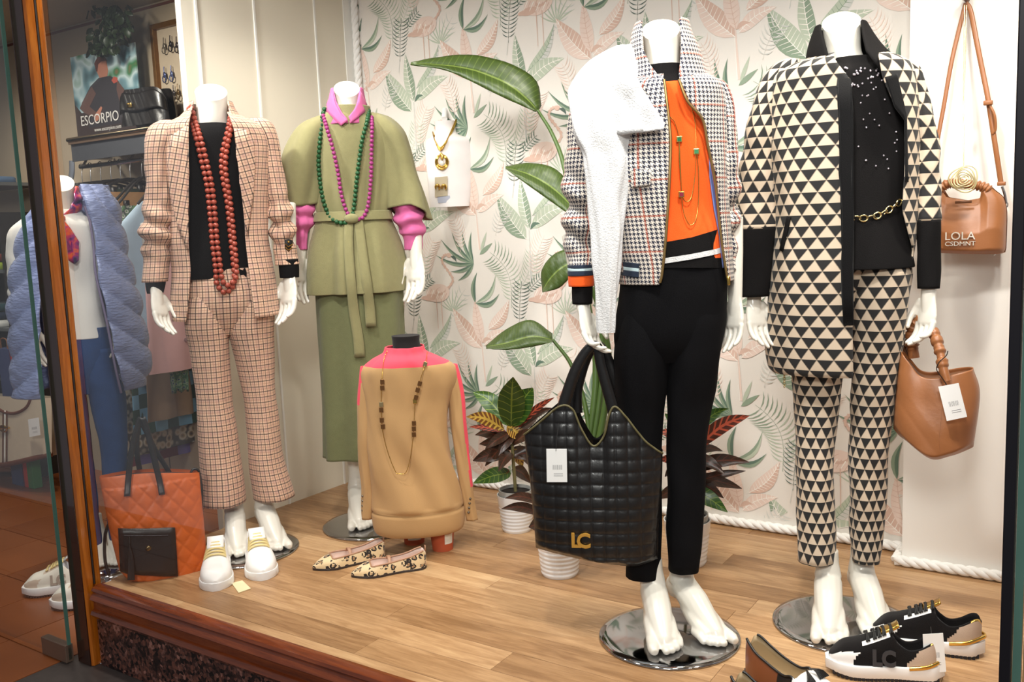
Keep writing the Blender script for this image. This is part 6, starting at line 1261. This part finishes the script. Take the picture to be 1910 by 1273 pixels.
f_ = Fr(RL.b+RL.ex*RL.p(322, 660, -.06).x+RL.ey*-.02, V((RL.ey.x, RL.ey.y, 0))*-1); SCF = thing('scarf', 'green and blue patterned scarf draped over the taupe shorts', 'scarf', f_)
mb = MB(); rows = []
for j in range(14):
    v = j/13; z = lz-.02-.22*v; rows.append([(-.075*(1-.35*v)+.15*(1-.35*v)*i/16, -.005-.012*math.sin(i*1.1+v*2)-.01*v, z-.02*abs(math.sin(i*.9))*v) for i in range(17)])
mb.grid(rows); mb.build('scarf_cloth', spots('green_blue_paisley', rgb(70, 104, 84), rgb(48, 60, 104), rgb(130, 150, 120), 60.), SCF, solid=.01)
# ---------------------------------------------------------------- on the shelf: poster, bag, plant; jewellery frame
PF = WFr(200, 248, 1.30); PO = thing('poster', 'fashion poster of a woman in black with the word ESCORPIO', 'poster', PF)
pc = [PF.p(133, 101), PF.p(255, 95), PF.p(266, 240), PF.p(146, 252)]; wpx = (pc[1]-pc[0]).length; 
hz = (pc[0]-pc[3]).length; cx = (pc[2].x+pc[3].x)/2; zb0 = min(pc[2].z, pc[3].z); wd = (pc[2]-pc[3]).length
t = NT('blurred_street_print'); ob = t.obj(); c = t.ramp(t.noise(9, ob, 1, .4), [(.3, rgb(36, 60, 70)), (.45, rgb(120, 160, 170)), (.55, rgb(206, 226, 228)), (.68, rgb(60, 130, 80)), (.8, rgb(180, 80, 60))]); M_BLUR = t.fin(c, .35)
mb = MB(); mb.box((cx, 0, zb0+hz/2), (wd, .006, hz)); mb.build('poster_board', M_BLUR, PO, smooth=False)
def pp(u, v): return (cx-wd/2+wd*u, zb0+hz*v)
def flat_poly(name, pts, m, lay, parent=PO): mb = MB(); mb.prism([pp(*p) for p in pts], -.0035-.0006*lay, -.003-.0006*lay); mb.build(name, m, parent, smooth=False)
M_PD = mat('print_charcoal', rgb(52, 48, 54), .4); M_PS = mat('print_skin', rgb(196, 130, 104), .4); M_PL = mat('print_brown', rgb(104, 74, 66), .4); M_PR = mat('print_red', rgb(196, 88, 70), .4); M_PH = mat('print_hair', rgb(96, 48, 36), .4); M_PT = mat('print_white', rgb(240, 236, 230), .4)
flat_poly('printed_base', [(0, 0), (1, 0), (1, .42), (.85, .4), (.7, .3), (.1, .3), (0, .42)], mat('print_dark_brown', rgb(60, 46, 44), .4), 0)
flat_poly('printed_blouse', [(.2, .1), (.8, .1), (.74, .4), (.72, .6), (.6, .68), (.42, .68), (.28, .6), (.12, .42), (.1, .33), (.24, .36)], M_PD, 1); flat_poly('printed_sleeve', [(.3, .6), (.16, .46), (.08, .36), (.14, .3), (.3, .22), (.36, .26), (.24, .36), (.36, .5)], M_PL, 2); flat_poly('printed_sleeve', [(.7, .62), (.8, .48), (.82, .2), (.74, .2), (.68, .5)], M_PL, 2)
flat_poly('printed_head', [(.44, .68), (.56, .68), (.58, .74), (.57, .86), (.5, .9), (.42, .88), (.4, .78)], M_PS, 3); flat_poly('printed_hair', [(.4, .76), (.38, .86), (.44, .93), (.54, .92), (.58, .86), (.5, .87), (.44, .84), (.42, .76)], M_PH, 4); flat_poly('printed_hand', [(.3, .24), (.42, .34), (.44, .32), (.36, .18), (.3, .16)], M_PS, 3); flat_poly('printed_flower', [(.62, .62), (.66, .66), (.71, .64), (.71, .59), (.65, .58)], M_PR, 4)
x_, z_ = pp(.385, .14); text('ESCORPIO', wd*.130, M_PT, PO, (x_, -.0075, z_), 0, .0003); x_, z_ = pp(.5, .045); text('www.escorpion.com', wd*.05, M_PT, PO, (x_, -.0075, z_), 0, .0003)
BF = WFr(270, 236, 1.20); HB2 = thing('handbag', 'black pleated leather handbag with a gold clasp on the grey shelf', 'bag', BF)
top = sm([0, .12, .35, .8, .95, 1], [200, 172, 168, 163, 168, 186]); bot = sm([0, .1, .9, 1], [222, 238, 230, 224]); lf = sm([160, 200, 240], [234, 236, 240]); rt = sm([160, 200, 240], [312, 320, 324])
zoff = BF.p(272, 236).z
bm_, pt_ = bagsheet(BF, top, bot, lf, rt, lambda s, t: .015+.05*(1-abs(2*s-1)**4)**.5*(.5+.5*t), lambda x, z: .004*abs(math.sin((x*.8+z*.5)*55)), 50, 30); bm_.build('bag_body', M_BLEA, HB2)
mb = MB(); sheet(mb, lambda u, v: pt_(u, .05+.5*v+.08*math.sin(u*3.1), -1)-V((0, .008, 0)), 30, 10); fl_ = mb.build('flap', M_BLEA, HB2, solid=.004)
p_ = pt_(.36, .45, -1); mb = MB(); mb.box(p_-V((0, .018, 0)), (.036, .006, .022)); mb.build('clasp', M_GOLD, fl_, bevel=.002)
TPp = WFr(205, 60, 1.24); TP = thing('trailing_plant', 'dark green trailing plant hanging on the rear shop wall above the poster', 'plant', TPp)
M_IVY = mat('dark_ivy', rgb(30, 48, 20), .45, var=.3, vsc=40); lf0 = None; rnd = random.Random(3)
for k in range(240):
    px = 203+rnd.gauss(0, 1)*17*(1 if k % 3 else .6); py = 10+rnd.random()**1.1*82; px += 12*math.sin(py*.05)-6*(py > 70)
    p_ = TPp.p(max(166, min(238, px)), py, rnd.uniform(-.07, .05))
    if lf0 is None: mb = MB(); mb.grid([[(-.014*math.sin(v*3.1)*.9, -.004, -.04*v), (0, .002, -.04*v), (.014*math.sin(v*3.1)*.9, -.004, -.04*v)] for v in (0.02, .2, .4, .6, .8, 1)]); lf0 = mb.build('leaf', M_IVY, TP); o = lf0
    else: o = copyo(lf0, TP)
    o.location = p_; o.rotation_euler = (rnd.uniform(-.9, .9), rnd.uniform(-.8, .8), rnd.uniform(-2, 2)); s_ = rnd.uniform(.9, 1.5); o.scale = (s_, s_, s_)
mb = MB()
for k in range(5): mb.tube(path([TPp.p(205, 14, 0), TPp.p(190+k*9, 40, -.03), TPp.p(188+k*8, 88, -.03)], 8), .002, 5)
mb.lathe([(.0005, 0), (.03, 0), (.045, .05), (.0005, .045)], 16, c=TPp.p(212, 40, .03)); mb.build('stems', M_STEM, TP)
GFr = WFr(325, 120, 1.36); GF = thing('framed_display', 'gold framed board with earrings on the rear shop wall', 'display frame', GFr)
a, b_, c_, d_ = GFr.p(286, 52), GFr.p(350, 36), GFr.p(350, 215), GFr.p(284, 215); zt_, zb_ = (a.z+b_.z)/2, c_.z; mb = MB()
mb.box(((a.x+b_.x)/2, .012, (zt_+zb_)/2), (b_.x-a.x, .008, zt_-zb_)); mb.build('backing', mat('linen_board', rgb(176, 160, 138), .8), GF, smooth=False)
mb = MB(); fw = .026
for c0, sz in (((a.x, 0, (zt_+zb_)/2), (fw, .03, zt_-zb_+fw)), ((b_.x, 0, (zt_+zb_)/2), (fw, .03, zt_-zb_+fw)), (((a.x+b_.x)/2, 0, zt_), (b_.x-a.x, .03, fw)), (((a.x+b_.x)/2, 0, zb_), (b_.x-a.x, .03, fw))): mb.box(c0, sz)
mb.build('frame', mat('antique_gold', rgb(122, 84, 40), .35, .6, .3, 60), GF, smooth=False, bevel=.004)
for i, (px, py, cc) in enumerate(((306, 86, (120, 112, 100)), (318, 82, (40, 36, 40)), (330, 84, (60, 50, 50)), (307, 140, (70, 80, 120)), (320, 138, (90, 100, 140)), (324, 174, (50, 44, 44)), (332, 172, (90, 70, 40)), (326, 202, (170, 140, 90)))):
    e = thing('earring', ['silver drop earring at the top left of the gold frame', 'black drop earring at the top of the gold frame', 'dark bead earring at the top right of the gold frame', 'blue stone earring in the middle of the gold frame', 'pale blue stone earring in the middle of the gold frame', 'black ring earring low in the gold frame', 'bronze earring low in the gold frame', 'small gold earring at the bottom of the gold frame'][i], 'earring', Fr(GFr.b, E1), 'earrings in the gold frame')
    m_ = mat('earring_%d' % i, rgb(*cc), .25, .5); p_ = GFr.p(px, py, -.006); mb = MB(); mb.tube([p_+V((0, 0, .04)), p_+V((0, -.003, .012))], .0025, 5); mb.ball(p_, .013, 10, sc=(.8, .4, 1.2)); mb.tube([p_+V((.014*math.cos(q), -.003, -.02+.016*math.sin(q))) for q in np.linspace(0, 6.283, 12)], .003, 5); mb.build('drop', m_, e)
# ---------------------------------------------------------------- far left shelves
LS = WFr(10, 520, 1.18); LU = thing('shelving_unit', 'dark shelving unit at the far left behind the glass door', 'shelves', Fr(V((LS.b.x, LS.b.y, ZF)), E1))
zz = [LS.p(10, y).z+LS.b.z-ZF for y in (345, 505, 610, 700)]; 
for z_ in zz: mb = MB(); mb.box((-.25, .05, z_), (.9, .3, .018)); mb.build('shelf', mat('shelf_glassy', rgb(120, 124, 126), .25, .4), LU, smooth=False)
mb = MB(); mb.box((-.25, .21, .75), (.9, .012, 1.5)); mb.build('back_panel', M_DARKW, LU, smooth=False)
for x in (-.69, .19): mb = MB(); mb.box((x, .05, .75), (.02, .3, 1.5)); mb.build('side_panel', M_DARKW, LU, smooth=False)
fold_c = [('lime green', (150, 170, 50)), ('brick red', (120, 50, 40)), ('pale grey', (200, 200, 196)), ('navy', (30, 40, 60)), ('teal', (30, 60, 66)), ('black', (22, 22, 24)), ('steel blue', (86, 110, 140)), ('bottle green', (30, 52, 40))]
for i, (nm, cc) in enumerate(fold_c):
    sh = (1, 1, 2, 2, 2, 3, 0, 3)[i]; lv = (0, 1, 0, 1, 2, 0, 0, 1)[i]; f_ = Fr(LU.location+E1*(-.06)+V((0, 0, zz[sh]+.010+lv*.045)), E1)
    t = thing('folded_garment', nm+' folded garment on the '+('top', 'second', 'third', 'bottom')[sh]+' dark shelf at the far left', 'folded garment', f_, 'folded clothes on the far left shelves'); mb = MB(); rows = []
    for z_, k in ((0, .93), (.008, 1), (.03, 1), (.04, .93)): rows.append([(.13*k*(abs(math.cos(a))**.3)*(1 if math.cos(a) > 0 else -1), .10*k*(abs(math.sin(a))**.3)*(1 if math.sin(a) > 0 else -1), z_) for a in np.linspace(0, 2*math.pi, 28, endpoint=False)])
    mb.grid(rows, None, 0, True); mb.cap(rows[0], 0, True); mb.cap(rows[-1], 0); mb.build('folded_cloth', cloth('fold_'+nm, rgb(*cc)), t)
# canvas bag and small bags behind the glass door
BFk = WFr(40, 868, .98, None); CBg = thing('canvas_bag', 'cream canvas bag with brown trim and a horsebit strap left of the post', 'bag', BFk)
top = sm([0, .5, 1], [735, 738, 742]); bot = sm([0, .5, 1], [868, 866, 850]); lf = lambda y: -45.; rt = lambda y: 100.
bm_, pt_ = bagsheet(BFk, top, bot, lf, rt, lambda s, t: .01+.06*(1-abs(2*s-1)**4)**.5*(.4+.6*t), None, 30, 20); bm_.build('bag_body', mat('cream_canvas', rgb(196, 180, 158), .8, bump=.2, bsc=300), CBg)
M_BTR = mat('brown_trim', rgb(96, 48, 26), .5)
mb = MB(); mb.tube([pt_(u, .97, -1) for u in np.linspace(0, 1, 14)], .014, 8); mb.build('bottom_trim', M_BTR, CBg)
mb = MB(); mb.tube(path([pt_(.3, .05, -1), pt_(.42, .2, -1), pt_(.6, .24, -1), pt_(.75, .14, -1), pt_(.8, -.05, -1)], 20), .009, 6); mb.build('handle', M_BTR, CBg)
for k, m_ in enumerate((M_BTR, M_WLEA, M_BTR)): mb = MB(); strip(mb, [pt_(.46+.025*k+.06*v, .2+.76*v, -1)-V((0, .004, 0)) for v in np.linspace(0, 1, 8)], .010); mb.build('stripe', m_, CBg, solid=.002)
mb = MB(); c0 = pt_(.50, .45, -1)-V((0, .012, 0)); mb.tube([c0+V((.035*math.cos(q), 0, .016*math.sin(q))) for q in np.linspace(0, 6.283, 16)], .005, 6); mb.tube([c0-V((.06, 0, 0)), c0+V((.06, 0, .01))], .006, 6); mb.build('horsebit', M_GOLD, CBg)
card(CBg, BFk, [(52, 783), (72, 779), (75, 812), (55, 816)], -.09, ink=True)
for px, y0, y1, w_, cc, nm in ((20, 650, 735, 24, (60, 70, 110), 'navy'), (33, 640, 730, 10, (190, 50, 30), 'red'), (44, 660, 740, 10, (60, 120, 60), 'green')):
    f_ = WFr(px, (y0+y1)/2, 1.02, ZF); t = thing('shopping_bag', nm+' paper carrier standing behind the canvas bag at the far left', 'bag', f_, 'carriers at the far left'); h = f_.p(px, y0).z; hw = (f_.p(px+w_/2, y1)-f_.p(px-w_/2, y1)).length/2
    mb = MB(); mb.box((0, 0, h/2), (hw*2, .05, h)); mb.build('bag_body', mat('carrier_'+nm, rgb(*cc), .6), t, smooth=False, bevel=.003); mb = MB(); mb.tube(path([(-hw*.5, -.02, h), (-hw*.4, -.02, h+.05), (hw*.4, -.02, h+.05), (hw*.5, -.02, h)], 12), .004, 6); mb.build('handle', M_TAND, t)
